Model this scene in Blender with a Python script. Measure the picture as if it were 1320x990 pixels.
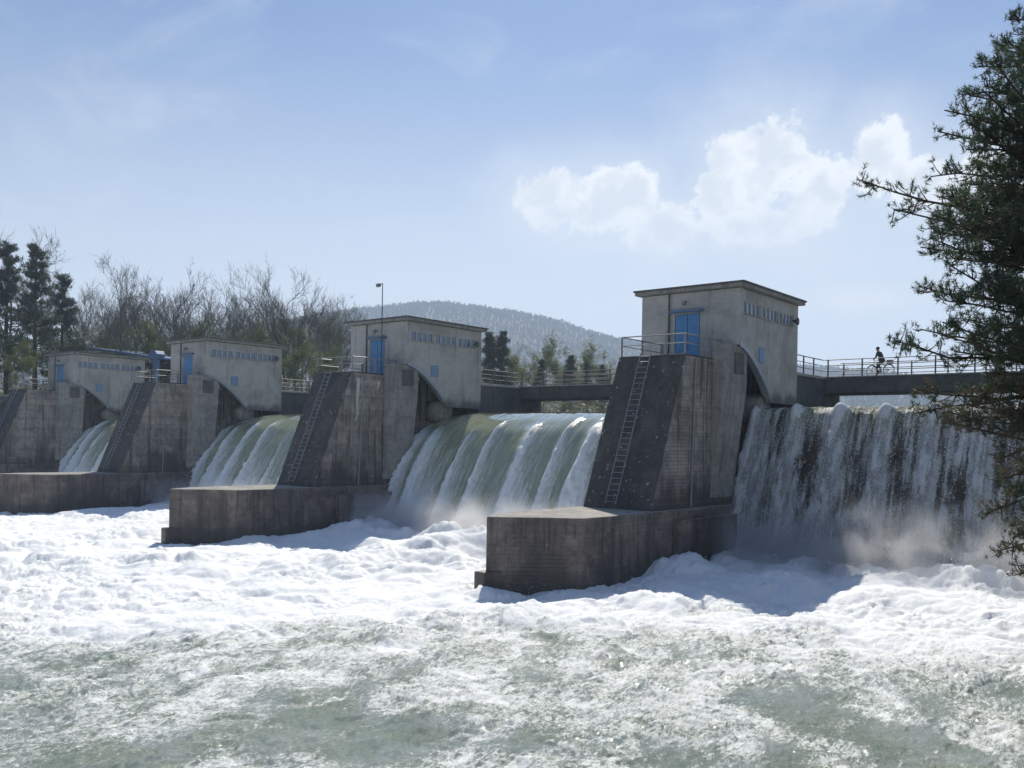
import bpy, math, random
import numpy as np
from mathutils import Vector, Matrix
R = math.radians
random.seed(7)
for o in list(bpy.data.objects): bpy.data.objects.remove(o)
sc = bpy.context.scene
col = sc.collection

# ------------------------------------------------------------------ camera
YAW, ROLL = -0.685, 0.017
CAM = Vector((22.72, -48.12, 6.73))
FOC = 1168.7
fw = Vector((math.sin(YAW), math.cos(YAW), 0)); rt0 = Vector((math.cos(YAW), -math.sin(YAW), 0)); up0 = Vector((0, 0, 1))
rt = rt0*math.cos(ROLL) + up0*math.sin(ROLL); up = up0*math.cos(ROLL) - rt0*math.sin(ROLL)
cd = bpy.data.cameras.new('camera'); cam = bpy.data.objects.new('camera', cd); col.objects.link(cam)
m = Matrix((rt, up, -fw)).transposed().to_4x4(); m.translation = CAM; cam.matrix_world = m
cd.sensor_width = 36; cd.lens = 36*FOC/1320; cd.shift_y = 73/1320
cd.clip_start = 0.1; cd.clip_end = 9000
sc.camera = cam

# ------------------------------------------------------------------ sky and sun
SUN_AZ, SUN_EL = math.atan2(-.53, .82), math.atan2(1, math.hypot(.53, .82))
world = bpy.data.worlds.new('World'); sc.world = world; world.use_nodes = True
nt = world.node_tree; nt.nodes.clear()
def N(t, kind, **kw):
    n = t.nodes.new(kind)
    for k, v in kw.items(): setattr(n, k, v)
    return n
def math_n(t, op, a, b=None, c=None, clamp=False):
    n = N(t, 'ShaderNodeMath', operation=op, use_clamp=clamp)
    for i, v in enumerate((a, b, c)):
        if v is None: continue
        if isinstance(v, (int, float)): n.inputs[i].default_value = v
        else: t.links.new(v, n.inputs[i])
    return n.outputs[0]
def maprange(t, v, a, b, c=0., d=1., smooth=True):
    n = N(t, 'ShaderNodeMapRange', interpolation_type='SMOOTHSTEP' if smooth else 'LINEAR')
    t.links.new(v, n.inputs['Value'])
    for k, x in zip(('From Min', 'From Max', 'To Min', 'To Max'), (a, b, c, d)): n.inputs[k].default_value = x
    return n.outputs['Result']
def noise(t, vec, scale, detail=4, rough=.55, dist=0.):
    n = N(t, 'ShaderNodeTexNoise'); n.inputs['Scale'].default_value = scale; n.inputs['Detail'].default_value = detail
    n.inputs['Roughness'].default_value = rough; n.inputs['Distortion'].default_value = dist
    if vec is not None: t.links.new(vec, n.inputs['Vector'])
    return n.outputs['Fac']
def mixc(t, fac, a, b, blend='MIX'):
    n = N(t, 'ShaderNodeMix', data_type='RGBA', blend_type=blend)
    for s, v in ((n.inputs[0], fac), (n.inputs[6], a), (n.inputs[7], b)):
        if isinstance(v, (int, float)): s.default_value = v
        elif isinstance(v, tuple): s.default_value = (*v, 1) if len(v) == 3 else v
        else: t.links.new(v, s)
    return n.outputs[2]
sky = N(nt, 'ShaderNodeTexSky', sky_type='NISHITA', sun_disc=False, sun_elevation=SUN_EL, sun_rotation=SUN_AZ,
        altitude=200, air_density=1.5, dust_density=.7, ozone_density=4.0)
tc = N(nt, 'ShaderNodeTexCoord'); gen = tc.outputs['Generated']
sep = N(nt, 'ShaderNodeSeparateXYZ'); nt.links.new(gen, sep.inputs[0])
az = math_n(nt, 'MULTIPLY', math_n(nt, 'ARCTAN2', sep.outputs[0], sep.outputs[1]), 180/math.pi)
el = math_n(nt, 'MULTIPLY', math_n(nt, 'ARCSINE', sep.outputs[2]), 180/math.pi)
warp = math_n(nt, 'MULTIPLY', math_n(nt, 'SUBTRACT', noise(nt, gen, 20, 10, .66), .5), 1.9)
warp2 = math_n(nt, 'MULTIPLY', math_n(nt, 'SUBTRACT', noise(nt, gen, 55, 7, .62), .5), .7)
# cumulus heads: azimuth, elevation, half width, half height (degrees)
puffs = [(-37.2, 14.9, 2.6, 1.9), (-33.6, 14.6, 3.0, 2.3), (-31.6, 15.2, 1.9, 1.8), (-29.8, 13.2, 2.6, 1.9),
         (-24.4, 16.2, 3.3, 3.3), (-22.6, 17.0, 1.9, 2.2), (-26.3, 15.0, 2.2, 2.2), (-20.8, 15.6, 2.4, 2.2),
         (-17.4, 16.3, 2.1, 2.2), (-15.3, 15.0, 2.2, 1.8), (-12, 14.6, 3, 2.2), (-24, 13.2, 4.5, 1.6), (-17.9, 8.6, 2.2, .55),
         (14, 13, 5, 3), (22, 15, 4, 3), (-95, 14, 6, 3), (-110, 17, 5, 3), (-150, 13, 7, 3), (70, 15, 6, 4), (110, 18, 7, 4), (165, 14, 6, 3)]
dens = None; hi = None
for a, e, w, h in puffs:
    da = math_n(nt, 'DIVIDE', math_n(nt, 'SUBTRACT', az, a), w); de = math_n(nt, 'DIVIDE', math_n(nt, 'SUBTRACT', el, e), h)
    d2 = math_n(nt, 'ADD', math_n(nt, 'MULTIPLY', da, da), math_n(nt, 'MULTIPLY', de, de))
    v = math_n(nt, 'SUBTRACT', 1., math_n(nt, 'SQRT', d2))
    dens = v if dens is None else math_n(nt, 'SMOOTH_MAX', dens, v, .25)
shape = math_n(nt, 'ADD', dens, math_n(nt, 'ADD', warp, warp2))
cum = maprange(nt, shape, .02, .30)
soft = maprange(nt, math_n(nt, 'ADD', dens, math_n(nt, 'MULTIPLY', warp, .8)), -1.6, .6)          # thin veil round the heads
mp = N(nt, 'ShaderNodeMapping'); nt.links.new(gen, mp.inputs[0]); mp.inputs['Rotation'].default_value = (.3, .5, .2); mp.inputs['Scale'].default_value = (2.2, 4.5, 7)
cirrus = maprange(nt, noise(nt, mp.outputs[0], 1.3, 8, .62, .6), .47, .80)
cshade = noise(nt, gen, 30, 5, .5)
ccol = mixc(nt, maprange(nt, math_n(nt, 'ADD', cshade, math_n(nt, 'MULTIPLY', shape, -.25)), .22, .5), (8.9, 9.3, 10.0), (11.6, 11.7, 11.8))
hz = maprange(nt, el, 1, 27, 1, 0)
tint = mixc(nt, 1., sky.outputs[0], (.46, .60, .83), 'MULTIPLY')
daz = math_n(nt, 'ABSOLUTE', math_n(nt, 'SUBTRACT', az, math.degrees(SUN_AZ)))
glow = math_n(nt, 'MULTIPLY', hz, maprange(nt, daz, 110, 8, .35, 1))                      # horizon haze, strongest below the sun
base = mixc(nt, math_n(nt, 'MULTIPLY', glow, .92), tint, (10.2, 10.6, 11.4))
c1 = mixc(nt, math_n(nt, 'MULTIPLY', cirrus, .35), base, (9.8, 10.2, 10.6))
c2 = mixc(nt, math_n(nt, 'MULTIPLY', soft, .45), c1, (9.8, 10.2, 10.6))
c3 = mixc(nt, math_n(nt, 'MULTIPLY', math_n(nt, 'MULTIPLY', cum, maprange(nt, math_n(nt, 'ADD', el, math_n(nt, 'MULTIPLY', warp, 1.5)), 10.5, 15.5, .25, 1)), .92), c2, ccol)
bg = N(nt, 'ShaderNodeBackground'); nt.links.new(c3, bg.inputs[0]); bg.inputs[1].default_value = .075
wo = N(nt, 'ShaderNodeOutputWorld'); nt.links.new(bg.outputs[0], wo.inputs[0])

sl = bpy.data.lights.new('sun', 'SUN'); sl.energy = 5.0; sl.angle = R(.53); sl.color = (1, .93, .81)
so = bpy.data.objects.new('sun', sl); col.objects.link(so); so.location = (-60, 90, 120)
so.rotation_euler = Vector((-.53, .82, 1)).to_track_quat('Z', 'Y').to_euler()

sc.view_settings.view_transform = 'Standard'; sc.view_settings.look = 'None'
sc.view_settings.exposure = 0.22; sc.view_settings.gamma = 1; sc.view_settings.use_curve_mapping = False
sc.render.engine = 'CYCLES'
sc.cycles.max_bounces = 8; sc.cycles.transparent_max_bounces = 16; sc.cycles.volume_bounces = 1
sc.cycles.volume_step_rate = 2; sc.cycles.use_denoising = True; sc.cycles.sample_clamp_indirect = 6

# ------------------------------------------------------------------ helpers
class MB:
    def __init__(s): s.v = []; s.f = []
    def add(s, vs, fs):
        n = len(s.v); s.v += [tuple(p) for p in vs]; s.f += [tuple(i+n for i in f) for f in fs]; return s
    def box(s, x0, x1, y0, y1, z0, z1):
        return s.add([(x, y, z) for z in (z0, z1) for y in (y0, y1) for x in (x0, x1)],
                     [(0, 2, 3, 1), (4, 5, 7, 6), (0, 1, 5, 4), (2, 6, 7, 3), (0, 4, 6, 2), (1, 3, 7, 5)])
    def prism(s, poly, axis, a, b):
        # poly in the two other axes (in order), extruded along axis from a to b
        def pt(p, t):
            q = list(p); q.insert(axis, t); return q
        n = len(poly); vs = [pt(p, a) for p in poly] + [pt(p, b) for p in poly]
        fs = [tuple(range(n)), tuple(range(2*n-1, n-1, -1))] + [(i, i+n, (i+1) % n+n, (i+1) % n) for i in range(n)]
        return s.add(vs, fs)
    def tube(s, pts, rad, n=6, cap=True):
        pts = [Vector(p) for p in pts]; rs = rad if isinstance(rad, (list, tuple)) else [rad]*len(pts)
        vs = []
        for i, p in enumerate(pts):
            d = (pts[min(i+1, len(pts)-1)] - pts[max(i-1, 0)])
            if d.length < 1e-9: d = Vector((0, 0, 1))
            d.normalize(); a = d.cross(Vector((0, 0, 1)) if abs(d.z) < .9 else Vector((1, 0, 0))).normalized(); b = d.cross(a)
            for k in range(n):
                t = 2*math.pi*(k+.5)/n; vs.append(p + (a*math.cos(t) + b*math.sin(t))*rs[i])
        fs = [(i*n+k, i*n+(k+1) % n, (i+1)*n+(k+1) % n, (i+1)*n+k) for i in range(len(pts)-1) for k in range(n)]
        if cap: fs += [tuple(range(n-1, -1, -1)), tuple(range((len(pts)-1)*n, len(pts)*n))]
        return s.add(vs, fs)
    def build(s, name, mat, parent=None, smooth=False, bevel=0.):
        me = bpy.data.meshes.new(name); me.from_pydata(s.v, [], s.f); me.validate(); me.update()
        return finish(me, name, mat, parent, smooth, bevel)
def finish(me, name, mat, parent=None, smooth=False, bevel=0.):
    o = bpy.data.objects.new(name, me); col.objects.link(o)
    if mat: me.materials.append(mat)
    if parent: o.parent = parent
    if smooth: me.polygons.foreach_set('use_smooth', [True]*len(me.polygons))
    if bevel:
        b = o.modifiers.new('b', 'BEVEL'); b.width = bevel; b.segments = 2; b.limit_method = 'ANGLE'; b.angle_limit = R(40)
    return o
def np_mesh(name, V, F, mat, parent=None, smooth=False):
    V = np.asarray(V, np.float32); F = np.asarray(F, np.int32); k = F.shape[1]
    me = bpy.data.meshes.new(name); me.vertices.add(len(V)); me.vertices.foreach_set('co', V.ravel())
    me.loops.add(F.size); me.loops.foreach_set('vertex_index', F.ravel())
    me.polygons.add(len(F)); me.polygons.foreach_set('loop_start', np.arange(0, F.size, k, dtype=np.int32))
    me.update(calc_edges=True)
    return finish(me, name, mat, parent, smooth)
def attr(o, name, vals):
    a = o.data.attributes.new(name, 'FLOAT', 'POINT'); a.data.foreach_set('value', np.asarray(vals, np.float32).ravel())
def empty(name, loc=(0, 0, 0), rz=0.):
    o = bpy.data.objects.new(name, None); col.objects.link(o); o.location = loc; o.rotation_euler.z = rz; o.empty_display_size = .3; return o
def tag(o, label=None, cat=None, group=None, kind=None):
    for k, v in (('label', label), ('category', cat), ('group', group), ('kind', kind)):
        if v: o[k] = v
    return o
def copy_tree(o, parent=None):
    c = o.copy(); col.objects.link(c); c.parent = parent
    for ch in [x for x in KIDS.get(o.name, [])]:
        d = copy_tree(ch, c)
    return c
KIDS = {}
def index_kids():
    KIDS.clear()
    for o in col.objects:
        if o.parent: KIDS.setdefault(o.parent.name, []).append(o)
def at(px, py, depth): return CAM + (fw + rt*((px-660)/FOC) - up*((py-568)/FOC))*depth

# vectorised gradient-like noise
def _h(ix, iy, s):
    n = (ix.astype(np.int64)*374761393 + iy.astype(np.int64)*668265263 + s*974634777) & 0xffffffff
    n = ((n ^ (n >> 13))*1274126177) & 0xffffffff
    return ((n ^ (n >> 16)) & 0xffff)/65535.
def vn(x, y, s=0):
    ix = np.floor(x); iy = np.floor(y); fx = x-ix; fy = y-iy; ix = ix.astype(np.int64); iy = iy.astype(np.int64)
    ux = fx*fx*fx*(fx*(fx*6-15)+10); uy = fy*fy*fy*(fy*(fy*6-15)+10)
    a = _h(ix, iy, s); b = _h(ix+1, iy, s); c = _h(ix, iy+1, s); d = _h(ix+1, iy+1, s)
    return (a*(1-ux)+b*ux)*(1-uy) + (c*(1-ux)+d*ux)*uy
def fbm(x, y, o=4, s=0, g=.5):
    t = 0; a = 1; n = 0
    for i in range(o):
        c, q = math.cos(.6*i+.3), math.sin(.6*i+.3)
        t = t + a*vn((x*c-y*q)*2**i, (x*q+y*c)*2**i, s+i*17); n += a; a *= g
    return t/n
def billow(x, y, o=4, s=0, g=.5):
    t = 0; a = 1; n = 0
    for i in range(o):
        c, q = math.cos(.7*i+.2), math.sin(.7*i+.2)
        t = t + a*np.abs(2*vn((x*c-y*q)*2**i, (x*q+y*c)*2**i, s+i*13)-1); n += a; a *= g
    return t/n
def sstep(a, b, x):
    t = np.clip((x-a)/(b-a), 0, 1); return t*t*(3-2*t)

# ------------------------------------------------------------------ materials
def newmat(name):
    mt = bpy.data.materials.new(name); mt.use_nodes = True; t = mt.node_tree
    return mt, t, t.nodes['Principled BSDF']
def bump(t, b, h, strength, dist):
    n = N(t, 'ShaderNodeBump'); n.inputs['Strength'].default_value = strength; n.inputs['Distance'].default_value = dist
    t.links.new(h, n.inputs['Height']); t.links.new(n.outputs[0], b.inputs['Normal'])
def world_pos(t): return N(t, 'ShaderNodeNewGeometry').outputs['Position']
def scaled(t, v, s, rot=(0, 0, 0)):
    n = N(t, 'ShaderNodeMapping'); t.links.new(v, n.inputs[0]); n.inputs['Scale'].default_value = s; n.inputs['Rotation'].default_value = rot; return n.outputs[0]
def concrete(name, c0, c1, stain, streak=.6, board=.25, lichen=0., wet=None):
    mt, t, b = newmat(name); p = world_pos(t)
    s = N(t, 'ShaderNodeSeparateXYZ'); t.links.new(p, s.inputs[0])
    big = noise(t, p, .55, 7, .62, .5); mid = noise(t, p, 2.6, 6, .68, .3); fine = noise(t, p, 13, 6, .7)
    cl = mixc(t, maprange(t, big, .36, .64), c0, c1)
    # shuttering boards, each a little different, with dark joints
    wn = N(t, 'ShaderNodeTexWhiteNoise', noise_dimensions='1D'); t.links.new(math_n(t, 'FLOOR', math_n(t, 'MULTIPLY', s.outputs[2], 5.2)), wn.inputs['W'])
    fz = math_n(t, 'FRACT', math_n(t, 'MULTIPLY', s.outputs[2], 5.2)); jo = maprange(t, fz, .10, .0)
    cl = mixc(t, math_n(t, 'MULTIPLY', wn.outputs['Value'], board*.6), cl, tuple(x*.5 for x in c1))
    cl = mixc(t, math_n(t, 'MULTIPLY', jo, board), cl, tuple(x*.45 for x in c1))
    cl = mixc(t, math_n(t, 'MULTIPLY', maprange(t, mid, .50, .68), .55), cl, tuple(x*.45 for x in c1))
    cl = mixc(t, math_n(t, 'MULTIPLY', maprange(t, mid, .46, .30), .30), cl, tuple(min(1, x*1.35) for x in c0))
    st = noise(t, scaled(t, p, (1.6, 1.6, .10)), 1.5, 5, .6, .3); st2 = noise(t, scaled(t, p, (7, 7, .22)), 1.2, 5, .65, .2)
    cl = mixc(t, math_n(t, 'MULTIPLY', maprange(t, st, .50, .66), streak), cl, stain)
    cl = mixc(t, math_n(t, 'MULTIPLY', math_n(t, 'MULTIPLY', maprange(t, st2, .54, .64), maprange(t, big, .40, .6)), streak), cl, tuple(x*.8 for x in stain))
    cl = mixc(t, math_n(t, 'MULTIPLY', math_n(t, 'MULTIPLY', maprange(t, st2, .40, .32), maprange(t, mid, .42, .58)), streak*.45), cl, tuple(min(1, x*1.5) for x in c0))
    cl = mixc(t, math_n(t, 'MULTIPLY', maprange(t, fine, .52, .7), .4), cl, tuple(x*.4 for x in c0))
    b.inputs['Roughness'].default_value = .88
    if wet:
        lv = math_n(t, 'ADD', s.outputs[2], math_n(t, 'MULTIPLY', math_n(t, 'SUBTRACT', noise(t, scaled(t, p, (1, 1, .35)), .5, 6, .65), .5), 7.))
        w = maprange(t, lv, wet+.9, wet-.9)
        cl = mixc(t, math_n(t, 'MULTIPLY', w, .8), cl, (.04, .033, .028))
        t.links.new(math_n(t, 'SUBTRACT', .85, math_n(t, 'MULTIPLY', w, .4)), b.inputs['Roughness'])
    if lichen:
        vo = N(t, 'ShaderNodeTexVoronoi'); vo.inputs['Scale'].default_value = 3.4; t.links.new(p, vo.inputs['Vector'])
        sz = N(t, 'ShaderNodeSeparateXYZ'); t.links.new(vo.outputs['Color'], sz.inputs[0])
        dd = math_n(t, 'ADD', vo.outputs['Distance'], math_n(t, 'MULTIPLY', math_n(t, 'SUBTRACT', fine, .5), .9))
        l = math_n(t, 'MULTIPLY', maprange(t, math_n(t, 'SUBTRACT', dd, math_n(t, 'MULTIPLY', sz.outputs[0], .26)), .06, -.04), maprange(t, noise(t, p, .8, 3), .42, .6))
        cl = mixc(t, math_n(t, 'MULTIPLY', l, lichen), cl, (.36, .36, .35))
    t.links.new(cl, b.inputs['Base Color'])
    h = math_n(t, 'ADD', math_n(t, 'MULTIPLY', jo, -board), math_n(t, 'ADD', math_n(t, 'MULTIPLY', fine, .5), math_n(t, 'MULTIPLY', mid, .5)))
    bump(t, b, h, .8, .05)
    return mt
M = {}
M['pier'] = concrete('pier_concrete', (.42, .375, .32), (.22, .195, .17), (.07, .064, .058), .8, .7, .3, 4.6)
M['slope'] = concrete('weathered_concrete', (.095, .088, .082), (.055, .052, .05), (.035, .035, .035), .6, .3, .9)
M['nose'] = concrete('apron_concrete', (.25, .205, .175), (.13, .108, .095), (.05, .045, .042), .7, .4, .2, 1.1)
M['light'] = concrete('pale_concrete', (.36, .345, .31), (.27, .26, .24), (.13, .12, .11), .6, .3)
M['beam'] = concrete('bridge_concrete', (.13, .125, .12), (.09, .088, .085), (.06, .06, .06), .5, .1)
M['deck'] = concrete('deck_concrete', (.45, .43, .4), (.38, .36, .34), (.25, .24, .22), .4, .05)
def brick_wall():
    mt, t, b = newmat('grey_brickwork'); p = world_pos(t)
    s = N(t, 'ShaderNodeSeparateXYZ'); t.links.new(p, s.inputs[0]); c = N(t, 'ShaderNodeCombineXYZ')
    t.links.new(math_n(t, 'ADD', s.outputs[0], s.outputs[1]), c.inputs[0]); t.links.new(s.outputs[2], c.inputs[1])
    br = N(t, 'ShaderNodeTexBrick'); t.links.new(c.outputs[0], br.inputs['Vector']); br.inputs['Scale'].default_value = 1
    for k, v in (('Mortar Size', .008), ('Brick Width', .30), ('Row Height', .115), ('Bias', 0.)): br.inputs[k].default_value = v
    br.inputs['Color1'].default_value = (.50, .49, .46, 1); br.inputs['Color2'].default_value = (.44, .43, .405, 1); br.inputs['Mortar'].default_value = (.36, .35, .33, 1)
    big = noise(t, p, .5, 6, .6, .3); st = noise(t, scaled(t, p, (1.2, 1.2, .12)), 1.6, 5, .6)
    cl = mixc(t, math_n(t, 'MULTIPLY', maprange(t, big, .42, .68), .55), br.outputs['Color'], (.22, .21, .19))
    cl = mixc(t, math_n(t, 'MULTIPLY', maprange(t, st, .52, .68), .5), cl, (.15, .145, .135))
    lo = maprange(t, math_n(t, 'ADD', s.outputs[2], math_n(t, 'MULTIPLY', noise(t, p, .9, 5), 1.6)), 11.0, 10.2)
    cl = mixc(t, math_n(t, 'MULTIPLY', lo, .75), cl, (.075, .07, .06))
    t.links.new(cl, b.inputs['Base Color']); b.inputs['Roughness'].default_value = .9
    bump(t, b, math_n(t, 'ADD', math_n(t, 'MULTIPLY', br.outputs['Fac'], -.6), math_n(t, 'MULTIPLY', noise(t, p, 14, 5), .5)), .6, .03)
    return mt
M['brick'] = brick_wall()
def plain(name, c, rough=.6, metal=0., var=.25, spec=.5):
    mt, t, b = newmat(name); p = world_pos(t)
    n = noise(t, p, 3.5, 6, .65)
    t.links.new(mixc(t, math_n(t, 'MULTIPLY', maprange(t, n, .4, .75), var), c, tuple(x*.45 for x in c)), b.inputs['Base Color'])
    b.inputs['Roughness'].default_value = rough; b.inputs['Metallic'].default_value = metal; b.inputs['Specular IOR Level'].default_value = spec
    bump(t, b, noise(t, p, 20, 4), .15, .02)
    return mt
M['door'] = plain('blue_paint', (.09, .28, .56), .5, 0, .55)
M['shutter'] = plain('pale_blue_paint', (.16, .27, .42), .5, 0, .3)
M['steel'] = plain('galvanised_steel', (.27, .27, .27), .5, .3, .5)
M['darksteel'] = plain('dark_steel', (.09, .085, .08), .6, .2, .5)
M['ladder'] = plain('ladder_steel', (.24, .26, .29), .45, .3, .5)
M['rust'] = plain('gate_steel', (.13, .095, .075), .7, .1, .6)
M['roof'] = plain('roof_felt', (.10, .10, .105), .7, 0, .4)
M['skylit'] = plain('painted_sky_light', (.33, .36, .4), .4, .5, .3)  # grey-blue with the sky light under the arch put into the colour
M['frame'] = plain('window_frame', (.5, .52, .54), .5, 0, .2)
M['blue_steel'] = plain('faded_blue_steel', (.09, .18, .34), .5, .1, .4)
mt, t, b = newmat('window_glass'); b.inputs['Base Color'].default_value = (.13, .18, .25, 1); b.inputs['Roughness'].default_value = .08; b.inputs['Specular IOR Level'].default_value = .9; M['glass'] = mt
M['bark'] = plain('pine_bark', (.085, .06, .045), .95, 0, .5)
M['greybark'] = plain('grey_bark', (.15, .135, .115), .95, 0, .5)
def leafmat(name, c0, c1, tr=.35):
    mt, t, b = newmat(name); p = world_pos(t)
    n = noise(t, p, .9, 3); oi = N(t, 'ShaderNodeObjectInfo').outputs['Random']
    cl = mixc(t, maprange(t, math_n(t, 'ADD', n, math_n(t, 'MULTIPLY', math_n(t, 'SUBTRACT', oi, .5), .3)), .3, .7), c0, c1)
    b.inputs['Roughness'].default_value = .55; t.links.new(cl, b.inputs['Base Color'])
    tb = N(t, 'ShaderNodeBsdfTranslucent'); t.links.new(cl, tb.inputs[0]); mx = N(t, 'ShaderNodeMixShader'); mx.inputs[0].default_value = tr
    t.links.new(b.outputs[0], mx.inputs[1]); t.links.new(tb.outputs[0], mx.inputs[2]); t.links.new(mx.outputs[0], t.nodes['Material Output'].inputs[0])
    return mt
M['needle'] = leafmat('pine_needles', (.06, .095, .055), (.10, .145, .08), .4)
M['darkneedle'] = leafmat('dark_needles', (.045, .07, .05), (.065, .09, .055), .25)
M['bud'] = leafmat('spring_leaves', (.12, .15, .045), (.17, .20, .06), .45)
M['dry'] = leafmat('dry_twigs', (.13, .10, .07), (.16, .13, .08), .3)
M['ground'] = plain('bank_soil', (.16, .15, .10), .95, 0, .6)
M['path'] = plain('pale_gravel', (.36, .35, .32), .95, 0, .3)
def woodmat():
    mt, t, b = newmat('far_wood'); oi = world_pos(t)
    n = noise(t, oi, .03, 4); n2 = noise(t, oi, .35, 2)
    cl = mixc(t, maprange(t, n, .35, .65), (.045, .04, .04), (.07, .062, .055)); cl = mixc(t, math_n(t, 'MULTIPLY', maprange(t, n2, .5, .7), .2), cl, (.085, .078, .068))
    t.links.new(cl, b.inputs['Base Color']); b.inputs['Roughness'].default_value = .95
    return mt
M['wood'] = woodmat()
def watermat(name, kind):
    mt, t, b = newmat(name); p = world_pos(t)
    def at_(nm): 
        a = N(t, 'ShaderNodeAttribute', attribute_name=nm); return a.outputs['Fac']
    out = t.nodes['Material Output']
    if kind == 'river':
        cov = at_('foam')
        q = scaled(t, p, (1.5, .75, 1), (0, 0, R(25)))
        n1 = noise(t, q, 1.5, 10, .72, 1.2); n2 = noise(t, q, 6.5, 7, .74, .9); n3 = noise(t, q, 24, 5, .75, .3)
        rl = noise(t, q, 1.9, 7, .62, 1.8); ridge = math_n(t, 'SUBTRACT', 1., math_n(t, 'ABSOLUTE', math_n(t, 'MULTIPLY', math_n(t, 'SUBTRACT', rl, .5), 5.)))   # lacy foam lines
        v = math_n(t, 'ADD', math_n(t, 'ADD', math_n(t, 'MULTIPLY', n1, .34), math_n(t, 'MULTIPLY', n2, .40)), math_n(t, 'ADD', math_n(t, 'MULTIPLY', n3, .30), math_n(t, 'MULTIPLY', ridge, .10)))
        f = maprange(t, math_n(t, 'ADD', v, cov), .91, 1.11)
        cl = mixc(t, f, mixc(t, maprange(t, noise(t, p, .5, 4), .35, .7), (.18, .225, .17), (.26, .31, .295)), (.86, .89, .91))
        t.links.new(cl, b.inputs['Base Color'])
        t.links.new(maprange(t, f, 0, 1, .07, .8), b.inputs['Roughness'])
        h = math_n(t, 'ADD', math_n(t, 'MULTIPLY', n2, .75), math_n(t, 'MULTIPLY', n3, .25))
        bump(t, b, h, .9, .075)
    elif kind == 'nappe':
        foam = at_('foam'); fs = at_('fs'); fx = at_('fx')
        c = N(t, 'ShaderNodeCombineXYZ'); t.links.new(fx, c.inputs[0]); t.links.new(fs, c.inputs[1])
        st = noise(t, scaled(t, c.outputs[0], (3.2, .35, 1)), 1.6, 7, .65, .2); gr = noise(t, scaled(t, c.outputs[0], (1, .45, 1)), 13, 5, .7)
        f = maprange(t, math_n(t, 'ADD', foam, math_n(t, 'ADD', math_n(t, 'MULTIPLY', math_n(t, 'SUBTRACT', st, .5), .9), math_n(t, 'MULTIPLY', math_n(t, 'SUBTRACT', gr, .5), .5))),   .15, .95)
        cl = mixc(t, f, mixc(t, maprange(t, st, .3, .7), (.23, .26, .14), (.34, .37, .26)), (.80, .84, .86))
        t.links.new(cl, b.inputs['Base Color']); t.links.new(maprange(t, f, 0, 1, .06, .7), b.inputs['Roughness'])
        h = math_n(t, 'ADD', math_n(t, 'MULTIPLY', math_n(t, 'MULTIPLY', st, maprange(t, fs, 4, 8)), .8), math_n(t, 'MULTIPLY', math_n(t, 'MULTIPLY', gr, f), 1.1))
        b.inputs['Coat IOR'].default_value = 1.7; b.inputs['Coat Roughness'].default_value = .05
        t.links.new(maprange(t, f, .5, 0, 0, 1), b.inputs['Coat Weight'])
        bump(t, b, h, .5, .08)
    else:
        foam = at_('foam'); fs = at_('fs'); fx = at_('fx')
        c = N(t, 'ShaderNodeCombineXYZ'); t.links.new(fx, c.inputs[0]); t.links.new(fs, c.inputs[1]); t.links.new(at_('layer'), c.inputs[2])
        st = noise(t, scaled(t, c.outputs[0], (2.6, .22, 1)), 1.3, 6, .62, .25); gr = noise(t, scaled(t, c.outputs[0], (1.5, .8, 1)), 9.5, 7, .78, .3)
        v = math_n(t, 'ADD', math_n(t, 'MULTIPLY', math_n(t, 'SUBTRACT', st, .5), 1.5), math_n(t, 'MULTIPLY', math_n(t, 'SUBTRACT', gr, .5), 1.35))
        v = math_n(t, 'ADD', foam, v)
        f = maprange(t, v, .35, .75)
        alpha = math_n(t, 'MAXIMUM', maprange(t, v, .18, .58), maprange(t, fs, 5.6, 4.4))
        cl = mixc(t, f, mixc(t, maprange(t, fs, 5.2, 7.5), (.30, .33, .18), (.36, .36, .34)), (.82, .85, .87))
        t.links.new(cl, b.inputs['Base Color']); t.links.new(maprange(t, f, 0, 1, .15, .7), b.inputs['Roughness'])
        bump(t, b, math_n(t, 'ADD', st, gr), .7, .1)
        tb = N(t, 'ShaderNodeBsdfTranslucent'); t.links.new(cl, tb.inputs[0]); m1 = N(t, 'ShaderNodeMixShader'); m1.inputs[0].default_value = .3
        t.links.new(b.outputs[0], m1.inputs[1]); t.links.new(tb.outputs[0], m1.inputs[2])
        tr = N(t, 'ShaderNodeBsdfTransparent'); m2 = N(t, 'ShaderNodeMixShader'); t.links.new(alpha, m2.inputs[0])
        t.links.new(tr.outputs[0], m2.inputs[1]); t.links.new(m1.outputs[0], m2.inputs[2]); t.links.new(m2.outputs[0], out.inputs[0])
    return mt
M['river'] = watermat('turbulent_river', 'river'); M['nappe'] = watermat('overflowing_water', 'nappe'); M['curtain'] = watermat('broken_water', 'curtain')
mt, t, b = newmat('still_water'); b.inputs['Base Color'].default_value = (.06, .09, .07, 1); b.inputs['Roughness'].default_value = .08; M['lake'] = mt
mt, t, b = newmat('spray_drops'); b.inputs['Base Color'].default_value = (.86, .88, .9, 1); b.inputs['Roughness'].default_value = .5; M['drops'] = mt

SP = 27.0
WATER_TOP = 8.95
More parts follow.
